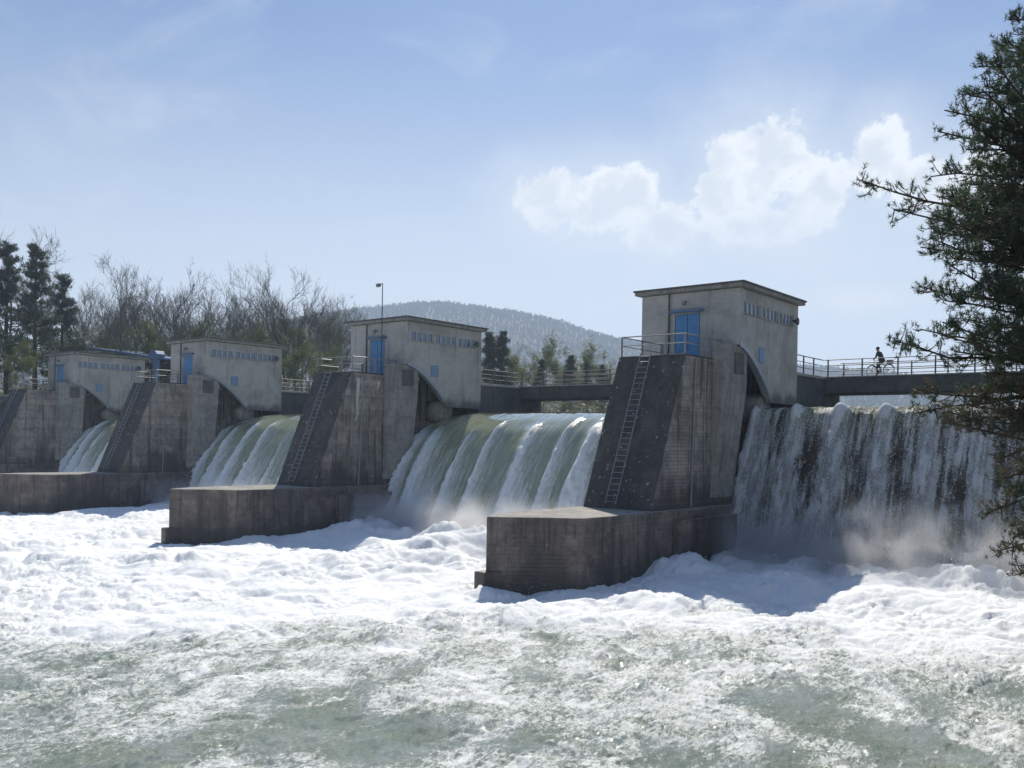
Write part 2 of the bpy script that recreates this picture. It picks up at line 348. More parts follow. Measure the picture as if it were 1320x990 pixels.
# ------------------------------------------------------------------ terrain
def grid_obj(name, xs, ys, hf, mat, smooth=True):
    X, Y = np.meshgrid(xs, ys); Z = hf(X, Y); nx = len(xs)
    V = np.stack([X, Y, Z], -1).reshape(-1, 3)
    i = np.arange(len(ys)-1)[:, None]*nx + np.arange(nx-1)[None]; F = np.stack([i, i+1, i+nx+1, i+nx], -1).reshape(-1, 4)
    return np_mesh(name, V, F, mat, None, smooth)
def ground_h(X, Y):
    bed = np.where(Y < 6, -3.0, 4.0)
    left = sstep(-88.5, -90.5, X + np.where(Y > 20, (Y-20)*.06, 0))
    right = sstep(0, .5, X - np.interp(Y, [-400, -50, -38, -33, 0], [23.2, 22.4, 22.2, 21.2, 20.4]))
    lz = 10.7 + 2.5*sstep(-95, -140, X) + 1.2*(fbm(X*.03, Y*.03, 3)-.5) + 12*sstep(-200, -800, X)
    lz = np.where(Y < -9, 10.7 - 5*sstep(-9, -30, Y), lz)
    rz = 5.1 + 5.6*sstep(-14, 0, Y) + .4*(fbm(X*.2, Y*.2, 3)-.5)
    far = sstep(250, 420, Y)
    z = bed*(1-left)*(1-right) + lz*left + rz*right
    return z*(1-far) + far*(10.5 + 3*fbm(X*.01, Y*.01, 3))
xs = np.unique(np.concatenate([np.linspace(-3000, -300, 20), np.linspace(-300, -110, 40), np.linspace(-110, -80, 31), np.linspace(-80, 19, 12), np.linspace(20, 45, 40), np.linspace(45, 300, 20), np.linspace(300, 3000, 12)]))
ys = np.unique(np.concatenate([np.linspace(-500, -60, 12), np.linspace(-60, 60, 90), np.linspace(60, 450, 40), np.linspace(450, 3500, 20)]))
tag(grid_obj('ground', xs, ys, ground_h, M['ground']), kind='structure')
tag(grid_obj('reservoir', np.linspace(-104, 60, 12), np.linspace(8.6, 300, 20), lambda X, Y: X*0+WATER_TOP-.05, M['lake']), kind='structure')

# wooded hill: ridge line laid across the valley about a kilometre upstream
def hill_pt(w, d): return CAM.x + fw.x*d + rt0.x*w, CAM.y + fw.y*d + rt0.y*w
HS = 2.1
ridge_w = [HS*q for q in [-1500, -800, -400, -184, -86, -34, 34, 86, 120, 330, 600, 1100]]; ridge_z = [6.7+HS*(q-6.7) for q in [60, 70, 95, 136, 149, 147, 132, 117, 110, 84, 62, 40]]
def hill_z(W, D):
    rz = np.interp(W, ridge_w, ridge_z)
    return 9 + (rz-9)*sstep(1000, 2100, D)*(1-.75*sstep(2200, 3000, D)) + 16*(fbm(W*.006, D*.006, 3)-.5)*sstep(1100, 1500, D)
Wg, Dg = np.meshgrid(np.linspace(-2800, 2300, 120), np.linspace(1000, 3000, 50))
hx, hy = CAM.x + fw.x*Dg + rt0.x*Wg, CAM.y + fw.y*Dg + rt0.y*Wg
V = np.stack([hx, hy, hill_z(Wg, Dg)], -1).reshape(-1, 3); i = np.arange(49)[:, None]*120 + np.arange(119)[None]
tag(np_mesh('hill', V, np.stack([i, i+1, i+121, i+120], -1).reshape(-1, 4), M['wood'], None, True), kind='structure')
rng = np.random.default_rng(5)
def hill_wood():
    n = 24000
    W = rng.uniform(-900, 800, n); D = rng.uniform(1250, 2160, n)
    Z = hill_z(W, D); X = CAM.x + fw.x*D + rt0.x*W; Y = CAM.y + fw.y*D + rt0.y*W
    H = rng.uniform(9, 17, n)*(.8+.5*fbm(W*.03, D*.03, 2)); Rr = rng.uniform(1.4, 3.2, n)
    vs = []; fs = []; base = 0
    ang = rng.uniform(0, 6.28, n)
    V = []; F = []
    # trunk blade (thin 3-sided spike) and a ragged crown of 9 slivers
    for k in range(3):
        a = ang + k*2.094
        V.append(np.stack([X+.22*np.cos(a), Y+.22*np.sin(a), Z-1], -1))
    V.append(np.stack([X, Y, Z+H], -1))
    for k in range(9):
        a = rng.uniform(0, 6.28, n); z0 = Z+H*rng.uniform(.3, .6, n); r = Rr*rng.uniform(.5, 1, n); z1 = Z+H*rng.uniform(.7, 1.05, n)
        V.append(np.stack([X+.3*r*np.cos(a), Y+.3*r*np.sin(a), z0], -1)); V.append(np.stack([X+r*np.cos(a), Y+r*np.sin(a), z1], -1))
        V.append(np.stack([X+r*np.cos(a+1.1), Y+r*np.sin(a+1.1), z1-.15*H], -1))
    m_ = len(V); V = np.stack(V, 1).reshape(-1, 3); b0 = np.arange(n)[:, None]*m_
    tr = [(0, 1, 3), (1, 2, 3), (2, 0, 3)] + [(4+3*k, 5+3*k, 6+3*k) for k in range(9)]
    F = np.concatenate([b0+np.array(q)[None] for q in tr])
    tag(np_mesh('hill_woodland', V, F, M['wood']), 'bare spring woodland covering the hazy hill', 'woodland', kind='stuff')
hill_wood()

# ------------------------------------------------------------------ river downstream
def river():
    # rows run outward from the right bank towards the far left; spacing widens with distance
    d = [9.]
    while d[-1] < 150: d.append(d[-1] + max(.045, d[-1]*.0032))
    d = np.array(d); tt = np.concatenate([np.linspace(-1.35, -.67, 60), np.linspace(-.66, .66, 680), np.linspace(.67, 1.35, 60)])
    D, T = np.meshgrid(d, tt, indexing='ij'); W = D*T
    X = CAM.x + fw.x*D + rt0.x*W; Y = CAM.y + fw.y*D + rt0.y*W
    keep_y = 9.0
    # distance downstream of the falls decides how white and how rough the water is
    edge = np.interp(X, [-60, -8, -4, -.7, 6.5, 17, 21], [-40, -35, -27, -20.5, -17.5, -14, -13])
    dn = edge - Y                                             # >0: downstream of the white water
    big = fbm(X*.16, Y*.16, 3, 3)
    wx = X + 2.2*(fbm(X*.35, Y*.35, 3, 201)-.5); wy = Y + 2.2*(fbm(X*.35+40, Y*.35, 3, 202)-.5)          # swirling drift
    mid = billow(wx*.42, wy*.36, 4, 9); sm = billow(wx*1.7, wy*1.1, 4, 21, .6); ti = billow(wx*4.6, wy*3.4, 3, 40, .6)
    rough = 1 - .62*sstep(-4, 12, dn)
    torn = .25+1.5*sstep(.38, .68, fbm(X*.28, Y*.28, 3, 210))                                           # torn patches between smooth boils
    torn = torn*rough + .95*(1-rough)
    Z = (big-.5)*.85*rough + (mid-.35)*.40*rough + (sm-.35)*.20*torn*(.6+.4*rough) + (ti-.35)*.12*(.4+.6*torn)
    bg_ = np.random.default_rng(31); ringf = np.zeros_like(Z)
    for _ in range(150):                                                                               # upwelling boils with a raised rim
        bx_, by_, br_ = bg_.uniform(-40, 19), bg_.uniform(-36, -5), bg_.uniform(.8, 2.4)
        rr = np.hypot(X-bx_, Y-by_)/br_*(1+.35*(fbm(X*.9, Y*.9, 2, 230)-.5)); near = rr < 2.2
        Z[near] += (.16*br_**.5*np.exp(-(rr[near]/.8)**2) - .10*np.exp(-((rr[near]-1.15)/.22)**2))*rough[near]
        ringf[near] += np.exp(-((rr[near]-1.2)/.18)**2) - .5*np.exp(-(rr[near]/.7)**2)
    # long swells of the run-out
    Z += .05*np.sin((X*.5+Y*.85)*1.15 + 5*big)*sstep(-2, 10, dn)
    # boils heaped up where the falls strike
    for x0, x1, y0 in ((-.5, 20, .4), (-26, -5, -3.2), (-53, -32, -3.2), (-80, -59, -3.2)):
        inx = sstep(x0-1.5, x0+1, X)*(1-sstep(x1-1, x1+1.5, X))
        Z += inx*np.exp(-((Y-(y0-2.2))/2.2)**2)*(.35+1.1*billow(X*.55, Y*.7, 3, 60))
        Z += inx*np.exp(-((Y-(y0-7))/3.)**2)*(.15+.9*(big-.35))
    cov = .66 - .285*sstep(-9, 7, dn + 3*(fbm(X*.11, Y*.11, 4, 77)-.5)) + .08*(fbm(X*.3, Y*.3, 4, 91)-.5)*sstep(-8, 4, dn) + .22*(Z-.02)*sstep(-6, 3, dn)
    hollow = sstep(.62, .80, fbm(X*.22+9, Y*.22, 3, 123))*sstep(-24, -5, dn); cov -= .10*hollow
    cov += .035*ringf*sstep(-6, 3, dn) - .05*ringf*(1-sstep(-6, 3, dn)) + .20*(fbm((wx+wy*.3)*.9, (wy-wx*.3)*.35, 4, 240)-.5)*sstep(-8, 2, dn)
    n0, n1 = X.shape
    V = np.stack([X, Y, Z], -1).reshape(-1, 3)
    i = np.arange(n0-1)[:, None]*n1 + np.arange(n1-1)[None]; F = np.stack([i, i+1, i+n1+1, i+n1], -1).reshape(-1, 4)
    cx = X.reshape(-1); cy = Y.reshape(-1)
    ok = ((cy < keep_y) & (cx < 22.7) & (cx > -92))[F].all(1); F = F[ok]
    o = np_mesh('river', V, F, M['river'], None, True); attr(o, 'foam', cov)
    tag(o, kind='structure')
river()
tag(grid_obj('river_outflow', np.linspace(-92, 23, 30), np.linspace(-400, 8, 60), lambda X, Y: X*0-.75, M['lake']), kind='structure')

# ------------------------------------------------------------------ falls
def loft(name, prof, x0, x1, dx, fn, mat, parent=None):
    prof = np.array(prof, float); seg = np.r_[0, np.cumsum(np.hypot(*np.diff(prof, axis=0).T))]
    # smooth resample
    s = np.linspace(0, seg[-1], 150)
    y = np.interp(s, seg, prof[:, 0]); z = np.interp(s, seg, prof[:, 1])
    for _ in range(14):
        y[1:-1] = .25*y[:-2]+.5*y[1:-1]+.25*y[2:]; z[1:-1] = .25*z[:-2]+.5*z[1:-1]+.25*z[2:]
    ty = np.gradient(y, s); tz = np.gradient(z, s); l = np.hypot(ty, tz); ny, nz = tz/l*-1, ty/l*1
    ny, nz = -tz/l, ty/l
    if nz[5] < 0: ny, nz = -ny, -nz
    x = np.linspace(x0, x1, max(3, int((x1-x0)/dx)))
    S, X = np.meshgrid(s, x, indexing='ij')
    off, foam, dz = fn(X, S, seg[-1])
    Y = y[:, None] + ny[:, None]*off; Z = z[:, None] + nz[:, None]*off + dz
    V = np.stack([X, Y, Z], -1).reshape(-1, 3); n1 = len(x); i = np.arange(len(s)-1)[:, None]*n1 + np.arange(n1-1)[None]
    o = np_mesh(name, V, np.stack([i, i+1, i+n1+1, i+n1], -1).reshape(-1, 4), mat, parent, True)
    attr(o, 'foam', foam); attr(o, 'fs', S); attr(o, 'fx', X); attr(o, 'layer', S*0 + (hash(name) % 7)*0)
    return o
NAPPE = [(9.5, 8.95), (6.6, 8.93), (5.0, 8.75), (3.6, 8.3), (2.2, 7.45), (.8, 5.9), (-.5, 3.9), (-1.6, 1.9), (-2.5, .1), (-3., -1)]
for k in range(3):
    xa, xb = -SP*(k+1)-1.0, -SP*k-5.05
    def fn(X, S, L, xa=xa, xb=xb, k=k):
        u = X-xa; q = S/L
        jit = .25*(vn(X*0+S*.25, X*0+3.1*k, 5)-.5)
        ph = (u-1.9+jit)/2.9 + .16*np.sin(u*.83+1.7*k) + .07*np.sin(u*2.1+k); fr = ph-np.floor(ph); rid = np.floor(ph).astype(int)
        skew = .05
        var = .7+.6*_h(rid, rid*0+k, 4); st0 = .24+.12*_h(rid, rid*0+k, 9)
        fr = fr + .10*(fbm(X*.8, S*.3, 3, 81+k)-.5)*(1+q)
        rib = sstep(.06, .26, fr)*np.exp(-np.maximum(fr-.30, 0)/(.20+.40*sstep(.3, 1, q)*var))*(1-sstep(.8, 1.0, fr))   # sharp on one side, fading on the other
        grow = sstep(0, .16, q-st0)
        end = np.exp(-(u/1.3)**2); end2 = np.exp(-((xb-X)/.8)**2)
        n = fbm(X*1.4, S*.35, 4, 30+k); gr = fbm(X*4.5, S*3.0, 4, 50+k, .65)
        off = .26*rib*grow*(1+.6*q) + (n-.5)*.35*q + (gr-.5)*.34*sstep(.32, .75, q)*(.25+rib) + end*(gr-.5)*.6*q
        foam = rib*grow*(.42+.42*q)*var + .12*sstep(.3, .5, q) + .36*sstep(.55, 1, q) + .7*end*sstep(.25, .45, q) + (n-.5)*.5*q
        dz = -.42*end*sstep(.05, .3, q) - .1*end2
        return off, foam, dz
    tag(loft('waterfall', NAPPE, xa, xb, .085, fn, M['nappe']),
        ['smooth green ribbed overflow between the two nearest piers', 'green ribbed overflow between the second and third piers', 'narrow sliver of overflow beside the farthest pier'][k], kind='structure')
CURT = [(9.5, 8.98), (6.2, 9.0), (4.9, 9.02), (4.2, 8.85), (3.75, 8.1), (3.2, 6.9), (2.6, 5.5), (1.9, 3.9), (1.2, 1.9), (.5, -.4), (.2, -1.2)]
for lay in range(2):
    def fn(X, S, L, lay=lay):
        q = S/L; u = X-4.36 + .25*(vn(S*.3, X*0+1, 8)-.5)*q
        ph = u/2.55+.5; fr = ph-np.floor(ph); rid = np.floor(ph).astype(int); d = np.abs(fr-.5)*2
        var = .55+.9*_h(rid, rid*0, 14)
        rib = np.exp(-(d/(.16+.30*q*var))**2); start = sstep(.28, .33, q)
        end = np.exp(-((X+.9)/1.0)**2)
        n = fbm(X*1.3, S*.25, 4, 130+lay); g = fbm(X*5, S*2.5, 4, 150+lay, .65); cl_ = fbm(X*1.6, S*.9-2, 3, 170+lay)
        tuft = rib*np.exp(-((q-.345)/.03)**2)
        off = lay*.28*sstep(.33, .6, q) + .22*rib*start + .30*tuft*(.6+var*.5) + (n-.5)*.5*q + (g-.5)*.45*sstep(.3, .6, q) + (cl_-.5)*.6*sstep(.4, .8, q)
        foam = .46 + rib*start*.40*var + .55*end*start + .20*sstep(.75, 1, q) + (n-.5)*.5 + (cl_-.5)*.7*sstep(.38, .6, q) - .42*lay + .5*tuft
        return off, foam, 0*X
    o = loft('waterfall', CURT, -1.0, 20.6, .075, fn, M['curtain'])
    o.data.attributes['layer'].data.foreach_set('value', np.full(len(o.data.vertices), lay*5.3, np.float32))
    tag(o, ['broken curtain of falling water right of the nearest pier', 'loose strands falling in front of the broken water curtain'][lay], kind='structure')

# flying drops round the feet of the falls and the ragged edges
def drops():
    P = []; r = []
    for x0, x1, y0, n in ((-.5, 20, .2, 5200), (-27.5, -5.5, -3.0, 3400), (-54, -32, -3.0, 1800), (-81, -59, -3, 800)):
        x = rng.uniform(x0, x1, n); h = rng.exponential(.55, n); P.append(np.stack([x, y0-rng.exponential(1.1, n)+.6, .25+h], -1)); r.append(rng.uniform(.012, .035, n))
    for xx in (-27.8, -54.8):                                   # ragged left edges of the ribbed falls
        n = 500; q = rng.uniform(.1, 1, n); yy = np.interp(q, np.linspace(0, 1, 6), [5.2, 3.0, .4, -1.1, -2.1, -3]); zz = np.interp(q, np.linspace(0, 1, 6), [8.5, 7.9, 6.2, 4.0, 2.0, .5])
        P.append(np.stack([xx+rng.normal(.1, .25, n), yy+rng.normal(0, .16, n), zz+rng.normal(.12, .15, n)], -1)); r.append(rng.uniform(.01, .022, n))
    n = 5000; q = rng.uniform(0, 1, n)**.8; x = rng.uniform(-.9, 20, n)
    P.append(np.stack([x, 3.9-3.4*q**.8-rng.exponential(.15, n)-.1, 8.6-8.4*q], -1)); r.append(rng.uniform(.01, .028, n))
    n = 3000; x = rng.uniform(-14, 19, n); y = rng.uniform(-30, -6, n); P.append(np.stack([x, y, .15+rng.exponential(.12, n)], -1)); r.append(rng.uniform(.006, .016, n))
    P = np.concatenate(P); r = np.concatenate(r)[:, None]; n = len(P)
    oct_ = np.array([(1, 0, 0), (-1, 0, 0), (0, 1, 0), (0, -1, 0), (0, 0, 1.3), (0, 0, -1.3)])
    V = (P[:, None] + oct_[None]*r[:, None]).reshape(-1, 3)
    T = np.array([(0, 2, 4), (2, 1, 4), (1, 3, 4), (3, 0, 4), (2, 0, 5), (1, 2, 5), (3, 1, 5), (0, 3, 5)])
    F = (np.arange(n)[:, None, None]*6 + T[None]).reshape(-1, 3)
    tag(np_mesh('spray_drops', V, F, M['drops'], None, True), 'flying white drops round the feet of the falls', 'spray', kind='stuff')
drops()

# ------------------------------------------------------------------ piers
def arc_pts(n=14):
    # underside curve of the house wall: from the front corner down to the tip
    return [(4.16*math.sin(t)**1.0*1.0, 9.76+2.67*(1-(1-math.cos(t))/1.0*1.0)) for t in np.linspace(0, math.pi/2, n)]
ARC = [(4.16*(i/14)**.92, 12.43-2.67*(i/14)**1.45) for i in range(15)]
def make_pier():
    r = empty('concrete_pier')
    # body: vertical sides, sloping downstream face
    m1 = MB(); m1.prism([(-7.95, 3.2), (-7.95, -2), (1.5, -2), (1.5, 11.49), (-4.62, 11.49)], 0, -5.12, -.9)
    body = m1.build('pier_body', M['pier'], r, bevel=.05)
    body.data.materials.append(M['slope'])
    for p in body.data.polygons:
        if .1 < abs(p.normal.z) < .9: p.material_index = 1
    MB().prism([(1.5, -2), (17, -2), (17, 11.28), (1.5, 11.28)], 0, -5.12, -2.3).build('recess_wall', M['pier'], r)
    MB().box(-6.15, -.3, 8.54, 17.2, 4, 11.3).build('rear_wall', M['beam'], r, bevel=.03)
    MB().box(-6.25, -.2, 8.53, 17.3, 11.3, 11.5).build('rear_coping', M['deck'], r, bevel=.03)
    MB().box(-5.14, -.88, -4.63, -.02, 11.49, 11.57).build('platform', M['slope'], r, bevel=.04)
    # nose apron, cut off askew at the downstream end
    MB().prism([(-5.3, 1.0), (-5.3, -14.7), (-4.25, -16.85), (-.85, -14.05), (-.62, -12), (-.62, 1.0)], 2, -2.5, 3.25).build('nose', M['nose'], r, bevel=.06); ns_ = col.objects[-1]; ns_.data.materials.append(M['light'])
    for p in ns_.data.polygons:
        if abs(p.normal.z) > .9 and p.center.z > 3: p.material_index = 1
    MB().prism([(-4.7, -16.2), (-4.75, -17.1), (-4.1, -17.15), (-3.6, -16.3)], 2, -2.5, .75).build('footing', M['nose'], r, bevel=.08)
    MB().box(-.61, -.2, -6.2, .6, -2, 2.75).build('side_ledge', M['nose'], r, bevel=.06)
    # corbel under the front corner of the house, with its hatch and gate arm
    MB().prism([(-.91, 3.6), (-.3, 8.6), (-.12, 10), (-.12, 12.38), (-.91, 12.38)], 1, -1.5, 1.35).build('corbel', M['light'], r, bevel=.04)
    MB().box(-.13, -.03, -.35, .75, 10.75, 11.95).build('hatch', M['beam'], r)
    MB().prism([(1.3, 10.6), (1.6, 11.1), (3.1, 12.0), (3.1, 11.5)], 0, -1.5, -1.1).build('gate_arm', M['light'], r)
    MB().box(-1.1, -.85, 2.5, 2.85, 8.4, 11.8).build('guide_rail', M['darksteel'], r)
    m2 = MB(); m2.tube([(-2.29, 4.9, 9.0), (-1.4, 4.9, 9.0), (-.55, 4.9, 9.0), (-.45, 4.9, 9.0)], [.85, .88, .85, .6], 20)
    m2.build('gate_hinge', M['light'], r, True)
    MB().tube([(-.82, -3.6, 11.3), (-.82, -3.9, 3.3)], .055, 8).build('conduit', M['steel'], r)
    # ladder on the slope
    a = Vector((0, -4.62, 11.62)); b_ = Vector((0, -7.95, 3.45)); nrm = Vector((0, -.924, .381))*.16
    lad = MB()
    for x in (-3.6, -2.95): lad.tube([Vector((x, 0, 0))+a+nrm, Vector((x, 0, 0))+b_+nrm], .032, 6)
    L = lad.build('ladder', M['ladder'], r)
    n = 27; rung = None
    for i in range(n):
        c = a.lerp(b_, (i+.6)/n) + nrm
        if rung is None:
            q = MB().tube([(-3.6, 0, 0), (-2.95, 0, 0)], .017, 5).build('rung', M['ladder'], L); rung = q
        else:
            q = rung.copy(); col.objects.link(q)
        q.location = c
    return r
def make_house():
    r = empty('gate_house')
    T = .3
    # right wall with three window openings and the curved underside
    w = MB(); zs0, zs1 = 14.29, 14.99; wins = [(.47, 2.8), (3.12, 5.38), (5.68, 7.8)]
    poly = [(0, 12.45)] + [p for p in ARC] + [(4.4, 9.3), (8.51, 9.3), (8.51, 12.45)]
    poly = [(0, 13.0)] + ARC + [(4.5, 9.3), (8.51, 9.3), (8.51, 13.0)]
    w.prism(poly, 0, -T, 0)
    w.box(-T, 0, 0, 8.51, 13.0, zs0); w.box(-T, 0, 0, 8.51, zs1, 15.68)
    e = [0] + [v for p in wins for v in p] + [8.51]
    for i in range(0, len(e), 2): w.box(-T, 0, e[i], e[i+1], zs0, zs1)
    # front wall with door opening
    w.box(-6.44, -4.15, -.002, T, 11.55, 15.68); w.box(-2.5, -T, -.002, T, 11.55, 15.68); w.box(-4.15, -2.5, -.002, T, 14.42, 15.68)
    w.box(-6.44, -6.14, T, 8.51, 9.3, 15.68); w.box(-6.14, -T, 8.21, 8.51, 9.3, 15.68)
    w.box(-6.14, -T, T, 8.21, 12.6, 12.8)
    w.box(-6.44, -T, .05, 1.6, 11.3, 11.56)
    w.build('wall', M['brick'], r)
    rf = MB(); rf.box(-6.78, .34, -.34, 8.85, 15.72, 15.92); rf.build('roof', M['light'], r, bevel=.02)
    ro = bpy.data.objects[[o.name for o in col.objects if o.parent == r][-1]]
    MB().box(-6.86, .42, -.42, 8.93, 15.92, 16.03).build('roof_edge', M['roof'], ro, bevel=.02)
    # added strip along the arch; its grey-blue paints sky light on the soffit
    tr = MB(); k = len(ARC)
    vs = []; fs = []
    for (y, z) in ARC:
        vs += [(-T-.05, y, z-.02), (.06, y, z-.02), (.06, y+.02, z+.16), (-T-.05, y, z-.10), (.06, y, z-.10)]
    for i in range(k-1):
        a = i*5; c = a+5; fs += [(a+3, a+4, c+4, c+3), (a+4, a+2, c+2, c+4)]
    tr.add(vs, fs); tr.build('painted_arch_light', M['skylit'], r)
    # door
    d = MB().box(-4.15, -2.5, .08, .14, 11.57, 14.42).build('door', M['door'], r)
    for x0, x1 in ((-4.11, -3.345), (-3.305, -2.54)):
        lf = MB(); lf.box(x0, x1, .03, .085, 11.6, 14.38)
        n = 5
        for i in range(n):
            a = x0+(x1-x0)*i/n; lf.box(a+.008, a+(x1-x0)/n-.008, .012, .032, 11.64, 14.34)
        lf.build('door_leaf', M['door'], d)
    MB().tube([(-3.25, .0, 12.75), (-3.25, -.06, 12.75), (-3.1, -.06, 12.75)], .02, 5).build('handle', M['steel'], d)
    MB().box(-4.5, -2.25, -.28, .0, 14.5, 14.62).build('door_canopy', M['blue_steel'], r, bevel=.01)
    MB().tube([(-4.55, -.05, 15.7), (-4.55, -.05, 11.6)], .05, 6).build('downpipe', M['darksteel'], r)
    lp = MB(); lp.tube([(-3.4, 0, 15.12), (-3.4, -.16, 15.14), (-3.4, -.26, 15.08), (-3.4, -.34, 15.0)], [.035, .05, .13, .15], 10); lp.build('lamp', M['steel'], r, True)
    # windows of four panes
    for y0, y1 in wins:
        f = MB(); n = 4
        f.box(-.2, -.06, y0, y1, zs0, zs0+.05); f.box(-.2, -.06, y0, y1, zs1-.05, zs1)
        for i in range(n+1):
            c = y0 + (y1-y0)*i/n; f.box(-.2, -.055, max(y0, c-.035), min(y1, c+.035), zs0+.05, zs1-.05)
        wf = f.build('window', M['frame'], r)
        for i in range(n):
            a = y0+(y1-y0)*i/n; MB().box(-.15, -.13, a+.035, a+(y1-y0)/n-.035, zs0+.05, zs1-.05).build('pane', M['glass'], wf)
        MB().box(-.06, .05, y0-.06, y1+.06, zs0-.07, zs0-.002).build('sill', M['light'], wf)
    sh = MB().box(0, .05, 2.58, 3.4, 11.6, 12.5).build('shutter', M['shutter'], r)
    MB().box(.05, .07, 2.64, 3.34, 11.66, 12.44).build('shutter_panel', M['shutter'], sh)
    # loudspeaker horn on a bracket at the end of the window row
    hn = MB(); hn.tube([(.0, 7.6, 14.62), (.1, 7.6, 14.62), (.2, 7.6, 14.6), (.32, 7.62, 14.58), (.36, 7.62, 14.58)], [.05, .07, .12, .24, .25], 14); hn.build('horn', M['darksteel'], r, True)
    return r
def rail_run(pts, posts_at, z0, h, name, label, cat, group, mat, rails=(1., .55), r0=.035):
    root = empty(name, pts[0]); o0 = Vector(pts[0])
    for fz in rails:
        m_ = MB(); m_.tube([Vector(p)-o0+Vector((0, 0, h*fz)) for p in pts], r0 if fz == 1 else r0*.75, 6); m_.build('rail', mat, root)
    first = None
    for p in posts_at:
        if first is None: first = MB().box(-.04, .04, -.04, .04, 0, h).build('post', mat, root); q = first
        else: q = first.copy(); col.objects.link(q)
        q.location = Vector(p)-o0
    return tag(root, label, cat, group)
def lerp_posts(a, b, n): return [Vector(a).lerp(Vector(b), i/(n-1)) for i in range(n)]
ORD = ['nearest', 'second', 'third', 'farthest']
pier0 = make_pier(); house0 = make_house(); index_kids()
pl = ['nearest concrete pier with ladder, beside the broken water curtain', 'second concrete pier, white lime streaks below its platform',
      'third concrete pier between the two middle gate houses falls', 'farthest concrete pier at the left edge, under the last gate house']
pl[2] = 'third concrete pier from the right, left of the middle ribbed fall'
hl = ['nearest and tallest looking gate house, pale blue window panes', 'gate house with the lamp mast in front, second from the right',
      'third gate house from the right, in front of bare trees', 'farthest gate house, smallest, at the left edge']
for k in range(4):
    p = pier0 if k == 0 else copy_tree(pier0); h = house0 if k == 0 else copy_tree(house0)
    p.location = h.location = (-SP*k, 0, 0)
    tag(p, pl[k], 'pier', 'concrete piers of the weir'); tag(h, hl[k], 'gate house', 'gate houses on the piers')
for k in range(4):
    x = -SP*k
    a, b_, c, d_ = (x-5.0, -.1, 11.57), (x-5.0, -4.5, 11.57), (x-1.0, -4.5, 11.57), (x-1.0, -.2, 11.57)
    posts = lerp_posts(a, b_, 3)[:-1] + [Vector(b_), Vector((x-2.2, -4.5, 11.57)), Vector(c)] + lerp_posts(c, d_, 3)[1:]
    rail_run([a, b_, c, d_], posts, 11.57, 1.1, 'platform_railing', f'steel railing round the door platform of the {ORD[k]} pier', 'railing', 'platform railings', M['steel'])
    e0, e1 = (x-.35, 8.7, 11.5), (x-.35, 14.0, 11.5)
    rail_run([e0, e1], lerp_posts(e0, e1, 4)[:3], 11.5, 1.15, 'pier_railing', f'railing along the pier wall behind the {ORD[k]} gate house', 'railing', 'railings behind the gate houses', M['darksteel'], (1., .66, .33))

# lime streaks on the second pier are in its own slab of efflorescence
ls = MB()
for (y, z0, z1, w) in ((-4.0, 8.0, 11.1, .16), (-3.6, 9.3, 11.2, .10), (-2.0, 10.3, 11.0, .14)):
    x = -SP-.893; ys_ = np.linspace(z1, z0, 7)
    vs = []; 
    for i, z in enumerate(ys_):
        hw = w*(1-.1*i)*(.6+.5*random.random()); yy = y-.05*i*random.random()
        vs += [(x, yy-hw, z), (x, yy+hw, z)]
    ls.add(vs, [(2*i, 2*i+1, 2*i+3, 2*i+2) for i in range(6)])
M['lime'] = plain('lime_deposit', (.6, .58, .54), .9, 0, .5)
lo = ls.build('lime_streak', M['lime']); 
for o in col.objects:
    if o.name == 'concrete_pier.001': lo.parent = o; lo.matrix_parent_inverse = Matrix.Translation((SP, 0, 0))

# ------------------------------------------------------------------ footbridges
def bridge(x0, x1, label, rl, k):
    r = empty('footbridge', (x0, 15.6, 10.2)); o0 = Vector((x0, 15.6, 10.2))
    def bx(a, b, c, d, e, f, nm, mt, bv=.02): return MB().box(a-o0.x, b-o0.x, c-o0.y, d-o0.y, e-o0.z, f-o0.z).build(nm, mt, r, bevel=bv)
    bx(x0, x1, 14.0, 14.35, 10.35, 11.42, 'girder', M['beam']); bx(x0, x1, 16.9, 17.2, 10.35, 11.42, 'girder', M['beam'])
    bx(x0, x1, 13.92, 17.3, 11.42, 11.5, 'deck', M['deck'], .01)
    bx(x0, x1, 14.15, 14.75, 10.2, 10.34, 'flange', M['darksteel']); 
    n = int((x1-x0)/2.4)+1
    for nm, y in (('railing', 14.05), ('railing', 17.15)):
        rr = MB()
        for fz in (1.15, .76, .38): rr.tube([(x0-o0.x, y-o0.y, 1.3+fz), (x1-o0.x, y-o0.y, 1.3+fz)], .03, 6)
        q = rr.build(nm, M['darksteel'], r); first = None
        for i in range(n+1):
            if first is None: first = MB().box(-.04, .04, -.04, .04, 1.3, 1.3+1.18).build('post', M['darksteel'], q); s = first
            else: s = first.copy(); col.objects.link(s)
            s.location = (.25+(x1-x0-.5)*i/n, y-o0.y, 0)
    return tag(r, label, 'bridge', 'footbridges between the piers')
bridge(-.28, 21, 'footbridge carrying the cyclist, right of the nearest gate house', '', 0)
for k in range(3):
    bridge(-SP*(k+1)-.28, -SP*k-6.2, ['footbridge between the two nearest piers, over the ribbed fall', 'short visible footbridge between the second and third piers', 'footbridge behind the two farthest gate houses'][k], '', k+1)

# gate behind the broken curtain
g = empty('spillway_gate', (10, 5, 0))
MB().prism([(-.9, -1), (.6, -1), (.6, 8.6), (.1, 8.75), (-.2, 8.5), (-.3, 7.5)], 0, -11, 10.6).build('gate_leaf', M['rust'], g)
for i in range(9):
    MB().prism([(-.32-.45, 1.0), (-.30, 8.0), (-.42, 8.0), (-.98, 1.0)], 0, -10+i*2.5, -9.8+i*2.5).build('rib', M['rust'], g)
tag(g, 'dark steel gate behind the broken water curtain', 'gate')

